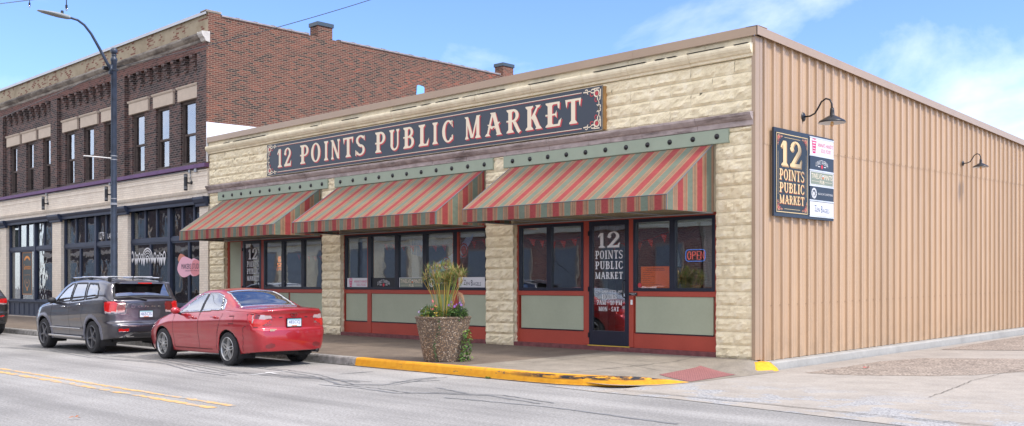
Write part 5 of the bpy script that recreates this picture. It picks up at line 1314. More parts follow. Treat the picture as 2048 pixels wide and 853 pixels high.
    for f in faces:
        vs=[P[k] for k in f[:4]]; cx=sum(v[0] for v in vs)/4; cy=sum(v[1] for v in vs)/4; cz=sum(v[2] for v in vs)/4; j=f[5]
        kind='body'
        if f[4]=='s':
            side=j<n-26-4
            if j<=nlow:
                if any(math.hypot(cx-a,cz-Rw)<Ra-.001 for a in ax): continue
                if S.get('flare') and any(math.hypot(cx-a,cz-Rw)<Ra+S['flare'] for a in ax): kind='flare'
                elif cz<S['clad'] : kind='cladding'
            if j>=nlow-2 and side:
                if any(sdist((cx,cz),pp)[0]<0 for pp in S.get('pillars',())): kind='black'
                for poly,mat in S['side_windows']:
                    if kind=='black': break
                    if min(p_[0] for p_ in poly)-.1<cx<max(p_[0] for p_ in poly)+.1:
                        d,_=sdist((cx,cz),poly)
                        if d<0: kind=mat; break
                        elif d<S.get('trimw',.021): kind='trim'
            if kind=='body' and side:
                for a,b,w in seams:
                    if segd(cx,cz,a,b)<w: kind='gap'; break
            # windscreen and back window on the top surface
            if j>=n-26-5:
                yh=abs(cy)
                for (xa,xb,wa,wb,mat) in S['screens']:
                    if xa<cx<xb:
                        t=(cx-xa)/(xb-xa); lim=wa+(wb-wa)*t
                        if yh<lim: kind=mat if (t>.05 and t<.95 and yh<lim-.03) else 'trim'
        s=abs(cy)+(0 if f[4]=='r' else max(0,L-cx))
        if f[4] in 'rs' and cx>L-.6 and kind in('body','gap','trim','flare','cladding'):
            for poly,mat in lamps:
                d,_=sdist((s,cz),poly)
                if d<0: kind=mat; break
                if d<.014 and mat!='white': kind='gap'
            else:
                if f[4]=='r':
                    for poly,mat in S['rearmarks']:
                        d,_=sdist((abs(cy),cz),poly)
                        if d<0: kind=mat; break
        if f[4]=='f':
            for poly,mat in S['frontmarks']:
                if sdist((abs(cy),cz),poly)[0]<0: kind=mat; break
        if f[4]=='s' and j<4: kind='under'
        groups.setdefault(kind,[]).append(f[:4])
    D=[deform(*p) for p in P]
    D=[(d[0],d[1],d[2]) for d in D]
    mats={'body':paint,'flare':S.get('flaremat',paint),'cladding':S.get('cladmat',paint),'trim':S['trimmat'],'gap':S['gapmat'],'under':M['carblack'],'glass':M['carglass'],'glass_dark':M['carglass_dark'],'red':M['lampred'],'refl':M['lampred'],'white':M['lampwhite'],'dark':M['lampdark'],'black':M['carblack'],'chrome':M['chrome'],'recess':S.get('recess',paint)}
    names={'glass':'window_glass','glass_dark':'window_glass','red':'tail_light','white':'lamp_lens','dark':'tail_light','trim':'window_trim','flare':'wheel_arch','cladding':'sill'}
    bodykinds=['body','gap','under','black','chrome','recess','cladding','flare']
    def emit(kinds,nm,side=None,inset=0,parent=root):
        used={}; vs=[]; fs=[]; ms=[]
        ml=[]
        for k in kinds:
            if k not in groups: continue
            ml.append(mats[k]); 
            for f in groups[k]:
                for sgn in ((1,-1) if side is None else (side,)):
                    q=[]
                    for v in f:
                        key=(v,sgn if abs(D[v][1])>1e-5 else 1)
                        if key not in used:
                            used[key]=len(vs); x,y,z=D[v]; vs.append((X0+x,Yc+sgn*y*1.0,z))
                        q.append(used[key])
                    if len(set(q))<3: continue
                    q2=[]; [q2.append(a) for a in q if a not in q2]
                    fs.append(q2 if sgn<0 else q2[::-1]); ms.append(len(ml)-1)
        if not fs: return None
        m=MB(); m.v=vs; m.f=fs; m.m=ms
        return m.build(nm,ml,parent,smooth=True)
    body=emit(bodykinds,'body')
    so=body.modifiers.new('thick','SOLIDIFY'); so.thickness=.012; so.offset=-1; so.use_rim=True
    for k,nm in (('trim','window_trim'),):
        o=emit([k],nm)
        if o: s_=o.modifiers.new('thick','SOLIDIFY'); s_.thickness=.02; s_.offset=0
    for k in ('glass','glass_dark'):
        if k in groups:
            gs=groups[k]
            # split side glass from the screens
            full=gs; groups[k]=[f for f in full if max(P[v][1] for v in f)>.0 and f[0]<NX*n and (f[0]%n)<n-26-4]
            emit([k],'window_glass',-1); emit([k],'window_glass',1)
            rest=[f for f in full if f not in set(groups[k])] if False else [f for f in full if not(f[0]<NX*n and (f[0]%n)<n-26-4)]
            fr=[f for f in rest if P[f[0]][0]<L*.5]; re=[f for f in rest if P[f[0]][0]>=L*.5]
            groups[k]=fr; emit([k],'windscreen'); groups[k]=re; emit([k],'back_window'); groups[k]=full
    for side in (-1,1):
        o=emit(['red','dark','white'],'tail_light',side); emit(['refl'],'reflector',side)
    # wheels, arches, floor
    for i,a in enumerate(ax):
        for sgn in (-1,1):
            wheel(root,X0+a,Yc+sgn*(S['W']/2-.02-S['tw']/2),sgn,Rw,S['tw'],rimm,5,S.get('double',False))
        N=20; R2=Ra+.012
        for sgn in (-1,1):
            m=MB()
            pts=[]; 
            for k in range(N+1):
                q=-.15*PI+1.3*PI*k/N
                for yy in (S['W']/2-.05,S['W']/2-.42): pts.append((X0+a+R2*math.cos(q),Yc+sgn*yy,Rw+R2*math.sin(q)))
            m.add(pts,[(2*k,2*k+2,2*k+3,2*k+1) for k in range(N)]); b=Yc+sgn*(S['W']/2-.42)
            m.add([(X0+a+R2*math.cos(-.15*PI+1.3*PI*k/N),b,Rw+R2*math.sin(-.15*PI+1.3*PI*k/N)) for k in range(N+1)],[tuple(range(N+1))])
            m.build('wheel_well',M['carblack'],root)
    m=MB(); m.box(X0+.5,X0+L-.35,Yc-S['W']/2+.30,Yc+S['W']/2-.30,S['floor'],S['floor']+.10)
    m.tube([(X0+ax[1],Yc-.6,Rw-.03),(X0+ax[1],Yc+.6,Rw-.03)],.04,8); m.tube([(X0+ax[1]+.35,Yc+.3,S['floor']+.03),(X0+L-.15,Yc+.55,S['floor']+.04)],.03,8)
    m.build('underbody',M['carblack'],root)
    # seats and dashboard
    m=MB(); fz=S['floor']+.2; 
    m.box(X0+S['dash'],X0+S['dash']+.4,Yc-S['W']/2+.2,Yc+S['W']/2-.2,.6,S['beltz']-.06); m.build('dashboard',M['carblack'],root,bevel=.05)
    s0=None
    for sx in S['seats']:
        for yy in (-.36,.36):
            if s0 is None:
                m=MB(); m.box(X0+sx-.25,X0+sx+.28,Yc+yy-.24,Yc+yy+.24,.35,.62); m.extr([(X0+sx+.2,.55),(X0+sx+.42,.55),(X0+sx+.50,S['beltz']+.02),(X0+sx+.40,S['beltz']+.05)],'y',Yc+yy-.24,Yc+yy+.24); m.box(X0+sx+.40,X0+sx+.50,Yc+yy-.12,Yc+yy+.12,S['beltz']+.09,S['beltz']+.26)
                s0=m.build('seat',M['seat'],root,bevel=.03); sx0,sy0=sx,yy
            else: cp(s0,sx-sx0,yy-sy0,0)
    # mirrors
    for sgn in (-1,1):
        m=MB(); mx,mz=S['mirror']; y=Yc+sgn*(S['W']/2+.055)
        m.ball((X0+mx,y,mz),.1,8,0,(.55,1.05,.72)); m.tube([(X0+mx,Yc+sgn*(S['W']/2-.06),mz-.07),(X0+mx,y,mz-.03)],.025,6,1)
        m.build('mirror',[S['mirmat'] or paint,M['carblack']],root,smooth=True)
        for hx,hz in S['handles']:
            m=MB(); y=Yc+sgn*(S['W']/2-S['hy']); m.tube([(X0+hx-.10,y,hz),(X0+hx-.08,y+sgn*.03,hz),(X0+hx+.06,y+sgn*.03,hz+.004),(X0+hx+.08,y,hz)],.014,6); m.build('door_handle',S['handmat'] or paint,root,smooth=True)
    # licence plate
    pz=S['plate']; xr=X0+deform(L,0,pz)[0]+.012
    m=MB(); m.box(xr-.004,xr+.004,Yc-.165,Yc+.165,pz-.085,pz+.085,0); PL=Plane((xr+.006,Yc,pz),(0,1,0),(0,0,1),(1,0,0))
    rect(m,PL,-.15,.15,-.07,.07,0,1); rect(m,PL,-.15,.15,.045,.07,.001,2); put_bf(m,PL,S['platetext'],-.125,.125,-.035,.038,.002,3); rect(m,PL,-.06,.06,-.068,-.052,.001,4)
    m.build('licence_plate',[S.get('platefr',M['black']),pm('plate white '+name,(.62,.66,.70),.5,.04),pm('plate teal '+name,(.25,.45,.50),.5),pm('plate blue '+name,(.02,.05,.22),.5),pm('plate orange '+name,(.6,.15,.04),.5)],root)
    return root,deform
SED=dict(L=4.46,W=1.70,R=.322,tw=.215,axles=(.95,3.56),gap=.045,tum=.48,crown=.035,sill=.10,shoulder=.55,crease=.72,plan=.16,planf=.42,corner=.16,floor=.20,
 top=[(0,.62),(.25,.74),(.8,.86),(1.25,.955),(1.45,1.07),(1.95,1.335),(2.3,1.43),(2.75,1.445),(3.1,1.385),(3.45,1.24),(3.75,1.105),(4.0,1.085),(4.3,1.085),(4.46,1.055)],
 sh=[(0,.55),(.3,.70),(.8,.83),(1.25,.925),(1.9,.955),(2.7,.99),(3.4,1.02),(3.8,1.03),(4.2,1.02),(4.46,.98)],
 hw=[(0,.70),(.35,.81),(.8,.85),(1.4,.845),(3.0,.85),(3.7,.85),(4.2,.82),(4.46,.78)],
 bot=[(0,.20),(.5,.18),(1.4,.20),(3.1,.21),(3.9,.24),(4.46,.30)],
 rear=[(.2,.0),(.32,.11),(.55,.145),(.70,.13),(.74,.095),(.98,.09),(1.06,.125),(1.2,.08)],front=[(.2,.0),(.4,-.10),(.7,.0),(1.0,.2)],
 side_windows=[([(1.62,.985),(2.02,1.245),(2.28,1.345),(2.42,1.36),(2.40,1.03),(1.62,.985)][:5],'glass'),([(2.50,1.035),(2.52,1.362),(2.85,1.36),(3.12,1.285),(3.20,1.07)],'glass'),([(3.25,1.075),(3.17,1.265),(3.26,1.225),(3.33,1.08)],'glass')],
 screens=[(1.33,1.98,.66,.56,'glass'),(3.02,3.72,.52,.62,'glass')],
 lamps=[([(.46,.905),(.46,.965),(.70,.98),(.70,.90)],'white'),([(.71,.90),(.71,.98),(.82,.985),(.84,.90)],'dark'),([(.855,.83),(.845,.97),(.875,.97),(.89,.83)],'white'),([(.60,.80),(.46,.895),(.70,.895),(.80,.99),(1.04,.985),(1.0,.88),(.86,.77),(.70,.76)],'red')],
 rearmarks=[([(-.1,.925),(-.1,.933),(.47,.933),(.47,.925)],'black'),([(.0,.30),(.0,.37),(.30,.37),(.36,.44),(.60,.42),(.66,.34),(.70,.30)],'black')][:1]+[([(.38,.36),(.44,.455),(.52,.455),(.75,.38),(.75,.36)],'recess')],
 frontmarks=[([(0,.3),(0,.5),(.55,.5),(.5,.3)],'black')],
 seams=[((1.42,.30),(1.40,.93),.011),((2.45,.28),(2.46,1.0),.011),((3.20,.62),(3.36,1.0),.011),((3.20,.62),(3.10,.30),.011),((1.42,.28),(3.10,.28),.010),((3.62,.80),(3.62,.95),.009),((3.62,.95),(3.78,.955),.009),((3.78,.955),(3.80,.81),.009),((3.80,.81),(3.62,.80),.009),((4.02,.30),(4.10,.74),.009),((4.10,.74),(4.22,.78),.009)],
 clad=.0,trimmat=M['chrome'],dash=1.35,beltz=.96,seats=(2.0,2.85),mirror=(1.66,1.02),mirmat=None,handles=((2.22,.90),(3.10,.92)),hy=.01,handmat=None,plate=.83,platetext='482CCJ',double=True)
SED['crease']=.80
SED['trimw']=.018
SED['pillars']=[[(2.405,1.0),(2.425,1.362),(2.515,1.364),(2.495,1.0)],[(3.205,1.045),(3.125,1.30),(3.165,1.285),(3.245,1.045)]]
RED=carpaint('metallic red car paint',(.42,.012,.022))
SED['gapmat']=pm('dark red seam',(.13,.010,.014),.6); SED['recess']=carpaint('shaded recess red paint',(.22,.012,.02))  # recess: darker copy of the body red imitates shade on a flush bumper
car1,df=make_car('parked_car','metallic red sedan parked nearest, white tail lamp lenses',SED,-11.25,-5.26,RED,M['satin'])
def badge(car,df,X0,Yc,L,y,z,fn):
    x=X0+df(L,abs(y),z)[0]+.004; m=MB(); fn(m,Plane((x,Yc+y,z),(0,1,0),(0,0,1),(1,0,0))); return m
def bdg(car,df,S,X0,Yc,y,z,name,fn,mat):
    x=X0+df(S['L'],abs(y),z)[0]+.006; m=MB(); fn(m,Plane((x,Yc+y,z),(0,1,0),(0,0,1),(1,0,0))); m.build(name,mat,car)
def emblem(m,pl):
    for k,p in enumerate(ring(0,0,.075,.052,.010,.010,0,360,24)+ring(0,.008,.026,.042,.008,.008,0,360,18)+ring(0,.024,.052,.022,.008,.008,0,360,18)): m.poly([pl.P(a,b,.003+k%5*.0004) for a,b in p])
XC,YC=-11.25,-5.26
bdg(car1,df,SED,XC,YC,0,.985,'emblem',emblem,M['chrome'])
bdg(car1,df,SED,XC,YC,-.50,.80,'badge',lambda m,pl:put_bf(m,pl,'Camry',-.10,.10,-.022,.022,0),M['chrome'])
bdg(car1,df,SED,XC,YC,.50,.83,'badge',lambda m,pl:put_bf(m,pl,'SE',-.03,.03,-.015,.015,0),M['chrome'])
bdg(car1,df,SED,XC,YC,-.45,.70,'sticker',lambda m,pl:rect(m,pl,-.07,.07,-.02,.02,.0),pm('dealer sticker',(.45,.35,.25),.6,.3,40.))
def rear_extras(car,X,Yc,y,z,r):
    m=MB(); m.tube([(X-.25,Yc+y,z),(X+.03,Yc+y,z)],[r,r],16,0,False); m.tube([(X+.029,Yc+y,z),(X-.10,Yc+y,z)],[r*.86,r*.86],16,1,True); m.build('exhaust_pipe',[M['chrome'],M['carblack']],car,smooth=True)
rear_extras(car1,-6.76,YC,.55,.285,.042)
# SUV
SUV=dict(L=4.60,W=1.80,R=.365,tw=.235,axles=(.96,3.74),gap=.05,tum=.30,crown=.03,sill=.07,shoulder=.35,crease=.66,plan=.11,planf=.35,corner=.15,floor=.26,
 top=[(0,.80),(.2,.93),(.7,1.04),(1.15,1.12),(1.4,1.24),(1.85,1.53),(2.2,1.635),(2.8,1.665),(3.6,1.655),(4.2,1.61),(4.40,1.585),(4.50,1.40),(4.60,1.18)],
 sh=[(0,.72),(.25,.88),(.7,.99),(1.2,1.06),(2.0,1.10),(3.0,1.16),(3.8,1.21),(4.3,1.22),(4.60,1.13)],
 hw=[(0,.74),(.35,.85),(.8,.895),(1.4,.885),(3.0,.89),(3.8,.90),(4.3,.88),(4.60,.83)],
 bot=[(0,.26),(.5,.25),(1.4,.26),(3.2,.27),(4.0,.29),(4.60,.36)],
 rear=[(.3,-.06),(.42,.02),(.62,.05),(.68,.04),(.72,-.03),(1.15,-.04),(1.3,-.12),(1.6,-.2)],front=[(.2,.0),(.4,-.10),(.8,-.04),(1.2,.2)],
 side_windows=[([(1.62,1.13),(2.02,1.44),(2.28,1.54),(2.42,1.55),(2.42,1.175)],'glass'),([(2.52,1.18),(2.54,1.555),(3.16,1.555),(3.24,1.22)],'glass_dark'),([(3.36,1.225),(3.30,1.55),(3.78,1.53),(3.93,1.44),(3.97,1.27)],'glass_dark')],
 screens=[(1.28,1.90,.70,.60,'glass'),(4.415,4.575,.60,.68,'glass_dark')],
 lamps=[([(.47,.975),(.45,1.15),(.64,1.165),(.64,.955)],'dark'),([(.645,.95),(.645,1.165),(.80,1.17),(1.07,1.16),(1.02,.96),(.82,.94)],'red'),([(.49,.925),(.48,.97),(1.0,.945),(.98,.91)],'white')],
 rearmarks=[([(-.1,.80),(-.1,.97),(.36,.97),(.31,.80)],'recess'),([(.42,.505),(.42,.565),(.64,.565),(.64,.505)],'refl'),([(-.1,.36),(-.1,.46),(.30,.46),(.36,.38)],'black'),([(-.1,.46),(-.1,.50),(.34,.50),(.56,.40),(.56,.37),(.36,.38),(.30,.46)],'chrome')],
 frontmarks=[([(0,.5),(0,.8),(.5,.8),(.5,.5)],'black')],
 seams=[((1.42,.36),(1.42,1.06),.011),((2.47,.36),(2.47,1.16),.011),((3.16,.76),(3.30,1.18),.011),((3.25,.48),(3.16,.76),.011),((1.42,.36),(3.3,.36),.009)],
 clad=.0,flare=.10,trimmat=M['carblack'],dash=1.35,beltz=1.10,seats=(2.05,3.0),mirror=(1.68,1.17),mirmat=M['carblack'],handles=((2.22,1.03),(3.08,1.09)),hy=.012,handmat=M['chrome'],plate=.885,platetext='465CIS')
GREY=carpaint('dark granite car paint',(.045,.043,.056),.5)
SUV['gapmat']=pm('dark grey seam',(.022,.022,.026),.6); SUV['flaremat']=pm('grey wheel arch plastic',(.17,.17,.20),.4,.1,obj=True); SUV['recess']=carpaint('grey recess paint',(.06,.06,.075))
XS,YS=-16.75,-5.55
car2,df2=make_car('parked_car','dark grey crossover with roof rails parked ahead of the red sedan',SUV,XS,YS,GREY,M['rimgrey'])
def roofrails(car,X0,Yc,xa,xb,z,yw):
    for s in (-1,1):
        m=MB(); m.tube([(X0+xa,Yc+s*yw,z-.05),(X0+xa+.1,Yc+s*yw,z),(X0+(xa+xb)/2,Yc+s*yw,z+.02),(X0+xb-.1,Yc+s*yw,z-.005),(X0+xb,Yc+s*yw,z-.055)],.018,8); 
        m.build('roof_rail',M['chrome'],car,smooth=True)
        m=MB()
        for x in (xa+.05,(xa+xb)/2,xb-.05): m.box(X0+x-.07,X0+x+.07,Yc+s*yw-.02,Yc+s*yw+.02,z-.07,z+.005)
        m.build('rail_foot',M['carblack'],car,bevel=.01)
roofrails(car2,XS,YS,2.0,4.1,1.70,.60)
m=MB()
for x in (2.6,3.6): m.box(XS+x-.04,XS+x+.04,YS-.60,YS+.60,1.715,1.735)
m.build('cross_bar',M['satin'],car2,bevel=.006)
m=MB(); m.tube([(XS+3.9,YS+.0,1.66),(XS+4.0,YS,1.80),(XS+4.03,YS,1.93)],[.012,.007,.004],6); m.build('antenna',M['carblack'],car2)
m=MB(); m.extr([(XS+4.28,1.60),(XS+4.50,1.585),(XS+4.52,1.56),(XS+4.40,1.575)],'y',YS-.58,YS+.58); m.build('spoiler',GREY,car2,bevel=.008)
m=MB(); m.box(XS+4.505,XS+4.525,YS-.16,YS+.16,1.562,1.588); m.build('brake_light',M['lampred'],car2)
def xat(S,df,z,y=0): return df(S['L'],abs(y),z)[0]
m=MB(); x=XS+xat(SUV,df2,1.2)-.02
m.tube([(x+.03,YS+.02,1.20),(x+.04,YS-.15,1.24),(x+.0,YS-.45,1.28)],[.03,.016,.008],6); m.build('rear_wiper',M['carblack'],car2)
bdg(car2,df2,SUV,XS,YS,0,1.055,'badge',lambda m,pl:put_bf(m,pl,'D O D G E',-.34,.34,-.018,.018,0),M['chrome'])
bdg(car2,df2,SUV,XS,YS,-.45,.88,'badge',lambda m,pl:put_bf(m,pl,'JOURNEY',-.13,.13,-.012,.012,0),M['chrome'])
rear_extras(car2,-12.19,YS,-.50,.375,.045); rear_extras(car2,-12.19,YS,.50,.375,.045)
m=MB()
for s in (-1,1):
    y=YS+s*.905; m.box(XS+1.36,XS+3.28,y-.012,y+.012,.325,.365); m.box(XS+1.45,XS+3.2,y-.016,y+.004,.53,.55)
m.build('side_moulding',M['chrome'],car2,bevel=.004)
# black car at the far left
BLK2=dict(SUV); BLK2.update(L=4.6,lamps=[([(.50,.98),(.50,1.10),(.80,1.12),(1.05,1.10),(1.0,1.02),(.8,.97)],'red'),([(.50,.94),(.50,.975),(.80,.965),(.8,.93)],'white')],flare=0,rearmarks=[([(.40,.56),(.40,.60),(.8,.60),(.8,.56)],'refl')],plate=.80,platetext='731TKA',
  top=[(0,.80),(.2,.93),(.7,1.0),(1.15,1.06),(1.4,1.18),(1.85,1.47),(2.2,1.57),(2.8,1.60),(3.4,1.58),(3.9,1.49),(4.15,1.38),(4.40,1.17),(4.60,1.12)],screens=[(1.28,1.90,.70,.60,'glass'),(3.75,4.36,.52,.64,'glass_dark')],
  side_windows=[([(1.62,1.10),(2.02,1.38),(2.28,1.47),(2.42,1.48),(2.42,1.15)],'glass'),([(2.52,1.15),(2.54,1.485),(3.1,1.47),(3.2,1.18)],'glass_dark'),([(3.3,1.19),(3.26,1.45),(3.55,1.40),(3.7,1.24)],'glass_dark')],
  sh=[(0,.72),(.25,.88),(.7,.96),(1.2,1.02),(2.0,1.07),(3.0,1.12),(3.8,1.15),(4.3,1.13),(4.60,1.06)],handmat=None,gapmat=M['carblack'])
BK=carpaint('black car paint',(.012,.013,.015),.2)
car3,df3=make_car('parked_car','black hatchback cut off at the left edge of the street',BLK2,-23.05-4.6,-5.55,BK,M['rimgrey'])

# unseen cars added on the far side to brighten the shop glass reflections
WH=carpaint('white car paint',(.72,.72,.72),.0)
S3=dict(SED); S3['recess']=WH; S3['gapmat']=M['carblack']; S3['platetext']='209BKM'
car4,_=make_car('parked_car','unseen white sedan added across the street for the shop glass reflections',S3,-16.5,-15.6,WH,M['satin'])
car5=copy_tree(car2); car5.location=Vector(car2.location)+Vector((-7.2,-10.1,0)); car5['label']='unseen dark grey crossover added behind the white sedan for the shop glass reflections'
# ------------------------------------------------------------------ planter
def aggmat():
    t=NT('exposed pebble concrete'); p=t.pos()
    v=t.n('ShaderNodeTexVoronoi',{'Vector':p,'Scale':42.}); h=t.n('ShaderNodeSeparateColor',{0:v.outputs['Color']}).outputs[0]
    c=t.ramp(h,[(.0,(.06,.036,.022)),(.3,(.17,.10,.052)),(.55,(.25,.165,.095)),(.8,(.32,.23,.15)),(1.,(.50,.42,.32))])
    c=t.mix(t.ramp(v.outputs['Distance'],[(.35,0.),(.6,1.)]),c,(.10,.075,.055))
    return t.pbsdf(c,.8,bump=v.outputs['Distance'],bs=-.6,dist=.01)
PX,PY,PZ=-4.20,-3.72,walkz(-5,-3.7)
pt=thing('planter','round exposed pebble concrete planter beside the yellow kerb','planter',(PX,PY,PZ))
m=MB(); m.lathe([(.001,.0),(.345,.0),(.352,.02),(.50,.765),(.515,.785),(.515,.805),(.505,.812),(.455,.812),(.448,.80),(.44,.70),(.001,.69)],(PX,PY,PZ),56)
m.build('pot',aggmat(),pt,smooth=False)
m=MB(); m.lathe([(.001,.745),(.2,.75),(.445,.74)],(PX,PY,PZ),30); m.build('soil',pm('potting soil',(.035,.022,.015),.95,.4,20.),pt,smooth=True)
rr=random.Random(11)
def leaf(m,b,d,l,w,mi=0,bend=.2):
    d=Vector(d).normalized(); s=d.cross(Vector((0,0,1))); s=s.normalized() if s.length>1e-3 else Vector((1,0,0)); mid=Vector(b)+d*l*.5; tip=Vector(b)+d*l-Vector((0,0,l*bend))
    m.add([Vector(b),mid+s*w/2,tip,mid-s*w/2],[(0,1,2,3)],mi)
top=Vector((PX,PY,PZ+.76))
GR=[pm('rush stem green',(.17,.24,.045),.6,.2),pm('bright leaf green',(.11,.21,.04),.6,.3),pm('golden seed head',(.44,.30,.10),.7,.3),pm('dark leaf green',(.045,.10,.03),.6,.3),pm('dry brown tuft',(.36,.20,.11),.8,.3),pm('yellow orange stem',(.50,.34,.06),.6,.2)]
pap=thing('papyrus_grass','tall papyrus grass with golden tufts rising from the planter','grass plant',tuple(top))
m=MB(); mt=MB()
for k in range(48):
    a=rr.uniform(0,2*PI); r0=rr.uniform(0,.12); b=top+Vector((math.cos(a)*r0,math.sin(a)*r0,0)); r1=.42*rr.random()**.7; h=rr.uniform(.66,1.0)*(1-.25*r1)
    e=top+Vector((math.cos(a)*r1,math.sin(a)*r1,h)); mid=b.lerp(e,.5)+Vector((0,0,.06))
    m.tube([b,mid,e],[.007,.006,.004],4,0 if rr.random()<.6 else 5,False)
    c2=0
    for q in range(44):
        az_=rr.uniform(0,2*PI); el_=rr.uniform(-.25,1.4); d=Vector((math.cos(az_)*math.cos(el_),math.sin(az_)*math.cos(el_),math.sin(el_)))
        leaf(mt,e-d*.02,d,rr.uniform(.12,.25),.008,rr.choice((0,1,0,2,2,4,1)),rr.uniform(0,.35))
m.build('stem',GR,pap); mt.build('tuft',GR,pap)
m=MB(); b=top+Vector((.1,-.02,.0)); pathp=[b,b+Vector((.12,.05,.35)),b+Vector((.22,.1,.50)),b+Vector((.33,.1,.46)),b+Vector((.36,.1,.33))]; m.tube(pathp,.006,4,4)
for q in range(140):
    t=rr.uniform(.45,1); i=min(3,int(t*4)); p0=pathp[i].lerp(pathp[i+1],t*4-i); leaf(m,p0,(rr.uniform(-.4,.6),rr.uniform(-.4,.4),-.7),rr.uniform(.05,.13),.007,4,.3)
m.build('drooping_plume',GR,pap)
def bush(name,label,cat,cx,cy,rx,h,n,mi,seed,fl=None,fn=0,lw=.03):
    r=random.Random(seed); m=MB()
    for k in range(n):
        a=r.uniform(0,2*PI); q=math.sqrt(r.random())*rx; z=r.random()**.7*h*(1-.5*q/rx)
        b=top+Vector((cx+q*math.cos(a),cy+q*math.sin(a),z)); leaf(m,b,(math.cos(a)+r.uniform(-.7,.7),math.sin(a)+r.uniform(-.7,.7),r.uniform(-.1,1)),r.uniform(.04,.09),lw,r.choice(mi),.3)
    for k in range(int(n/14)):
        a=r.uniform(0,2*PI); q=r.random()*rx*.7; b=top+Vector((cx,cy,-.02)); m.tube([b,top+Vector((cx+q*math.cos(a),cy+q*math.sin(a),h*r.uniform(.6,1)))],.004,3,3)
    t=thing(name,label,cat,(PX+cx,PY+cy,top.z)); m.build('foliage',GR,t)
    if fl:
        m=MB()
        for k in range(fn):
            a=r.uniform(0,2*PI); q=rx*r.uniform(.3,1.1); c=top+Vector((cx+q*math.cos(a),cy+q*math.sin(a)*.8-.03,h*r.uniform(.5,1.15))); s=r.uniform(.020,.034)
            nrm=Vector((r.uniform(-.2,.6),-1,r.uniform(0,.7))).normalized(); u=nrm.cross(Vector((0,0,1))).normalized(); v=u.cross(nrm)
            m.poly([c+(u*math.cos(i*PI/5)+v*math.sin(i*PI/5))*s*(1 if i%2 else .72) for i in range(10)],0)
            m.poly([c+nrm*.003+(u*math.cos(i*PI/3)+v*math.sin(i*PI/3))*s*.25 for i in range(6)],1)
        m.build('blossom',fl,t)
    return t
PUR=[pm('purple petals',(.30,.10,.50),.6,.2),pm('pale throat',(.6,.5,.5),.6)]
bush('petunia','purple petunias on the right rim of the planter','flowers',.36,.02,.16,.30,330,(1,3),3,PUR,7)
bush('herb_plant','low feathery dark green plant on the left rim of the planter','plant',-.27,-.12,.19,.20,260,(3,3,1,0),4,[pm('lavender specks',(.40,.30,.50),.6),pm('lavender core',(.3,.2,.1),.6)],7,.012)
bush('coleus','bright green leafy plant with a few red blooms at the planter centre','plant',-.02,-.27,.17,.30,300,(1,1,0,5),5,[pm('coral petals',(.65,.12,.10),.6),PUR[1]],5,.035)
bush('daisy_plant','small green plant at the rear of the planter','plant',.05,.22,.25,.22,260,(1,3),6,None,0)
m=MB(); r=random.Random(8)
for k in range(90):
    t=r.random(); z=PZ+.80-.78*t; R=.352+(z-PZ)/.765*.148+.012; a=-PI/2+.64+.10*math.sin(t*7)+r.uniform(-.05,.05)+ -.12*t
    leaf(m,(PX+R*math.cos(a),PY+R*math.sin(a),z),(r.uniform(-1,1),-.5,r.uniform(-1,.4)),r.uniform(.02,.045),.022,3,.2)
tag(m.build('ivy',GR,None,loc=(PX,PY-.5,PZ+.4)),'thin ivy strand trailing down the front of the planter','ivy')
m=MB(); r=random.Random(9)
for k in range(260):
    t=r.random()**.8; z=PZ+.56*(1-t)+.02; R=.36+(z-PZ)/.765*.148+.01+r.random()*(.05+.09*t); a=.42+r.uniform(-.35,.35)
    leaf(m,(PX+R*math.cos(a),PY+R*math.sin(a),z),(r.uniform(-.3,1),r.uniform(-1,1),r.uniform(-.6,.6)),r.uniform(.03,.07),.045,r.choice((1,1,3,0)),.2)
tag(m.build('sweet_potato_vine',GR,None,loc=(PX+.45,PY+.2,PZ)),'bright green vine spilling down the right side of the planter','vine')
m=MB(); r=random.Random(10)
for k in range(26): leaf(m,(-2.32+r.uniform(-.05,.05),-4.40+r.uniform(-.02,.01),.005),(r.uniform(-1,1),r.uniform(-1,.2),r.uniform(.2,1)),r.uniform(.03,.06),.02,1,.2)
tag(m.build('weed',GR,None,loc=(-2.32,-4.4,0)),'tuft of green weed at the foot of the yellow kerb','weed')
# ------------------------------------------------------------------ street lamp
LXp,LYp=-17.34,-4.0
sl_=thing('street_lamp','tall navy steel street lamp with curved arm over the parked cars','street lamp',(LXp,LYp,.15))
PM=pm('worn navy pole paint',(.030,.042,.065),.4,.5,5.)
m=MB(); m.lathe([(.20,.15),(.20,.25),(.15,.32),(.115,.40),(.085,.46),(.08,4.0),(.075,7.60),(.09,7.62),(.09,7.68),(.06,7.72),(.06,7.76),(.075,7.78),(.055,7.80)],(LXp,LYp,0),20); m.build('pole',PM,sl_,smooth=True)
m=MB(); m.ball((LXp,LYp,7.89),.095,8); m.build('finial',PM,sl_,smooth=True)
m=MB(); m.tube([(LXp,-4.05,7.35),(LXp,-4.18,7.52),(LXp,-4.40,7.90),(LXp,-4.62,8.25),(LXp,-4.80,8.45),(LXp,-4.98,8.55),(LXp,-5.22,8.58)],[.045,.042,.038,.034,.032,.030,.030],10); m.box(LXp-.06,LXp+.06,-4.12,-4.05,7.25,7.5); m.build('arm',PM,sl_,smooth=True)
m=MB(); pr=[(.0,-5.18,.05,.05),(.0,-5.25,.085,.065),(.0,-5.45,.13,.07),(.0,-5.65,.15,.055),(.0,-5.85,.13,.035),(.0,-6.0,.06,.015)]
pts=[]
for _,y,hw_,hh in pr:
    zc=8.57+(-(y+5.2))*.05-.035*0
    for k in range(12):
        q=2*PI*k/12; pts.append((LXp+hw_*math.cos(q),y,zc+hh*math.sin(q)*(1 if math.sin(q)>0 else .8)))
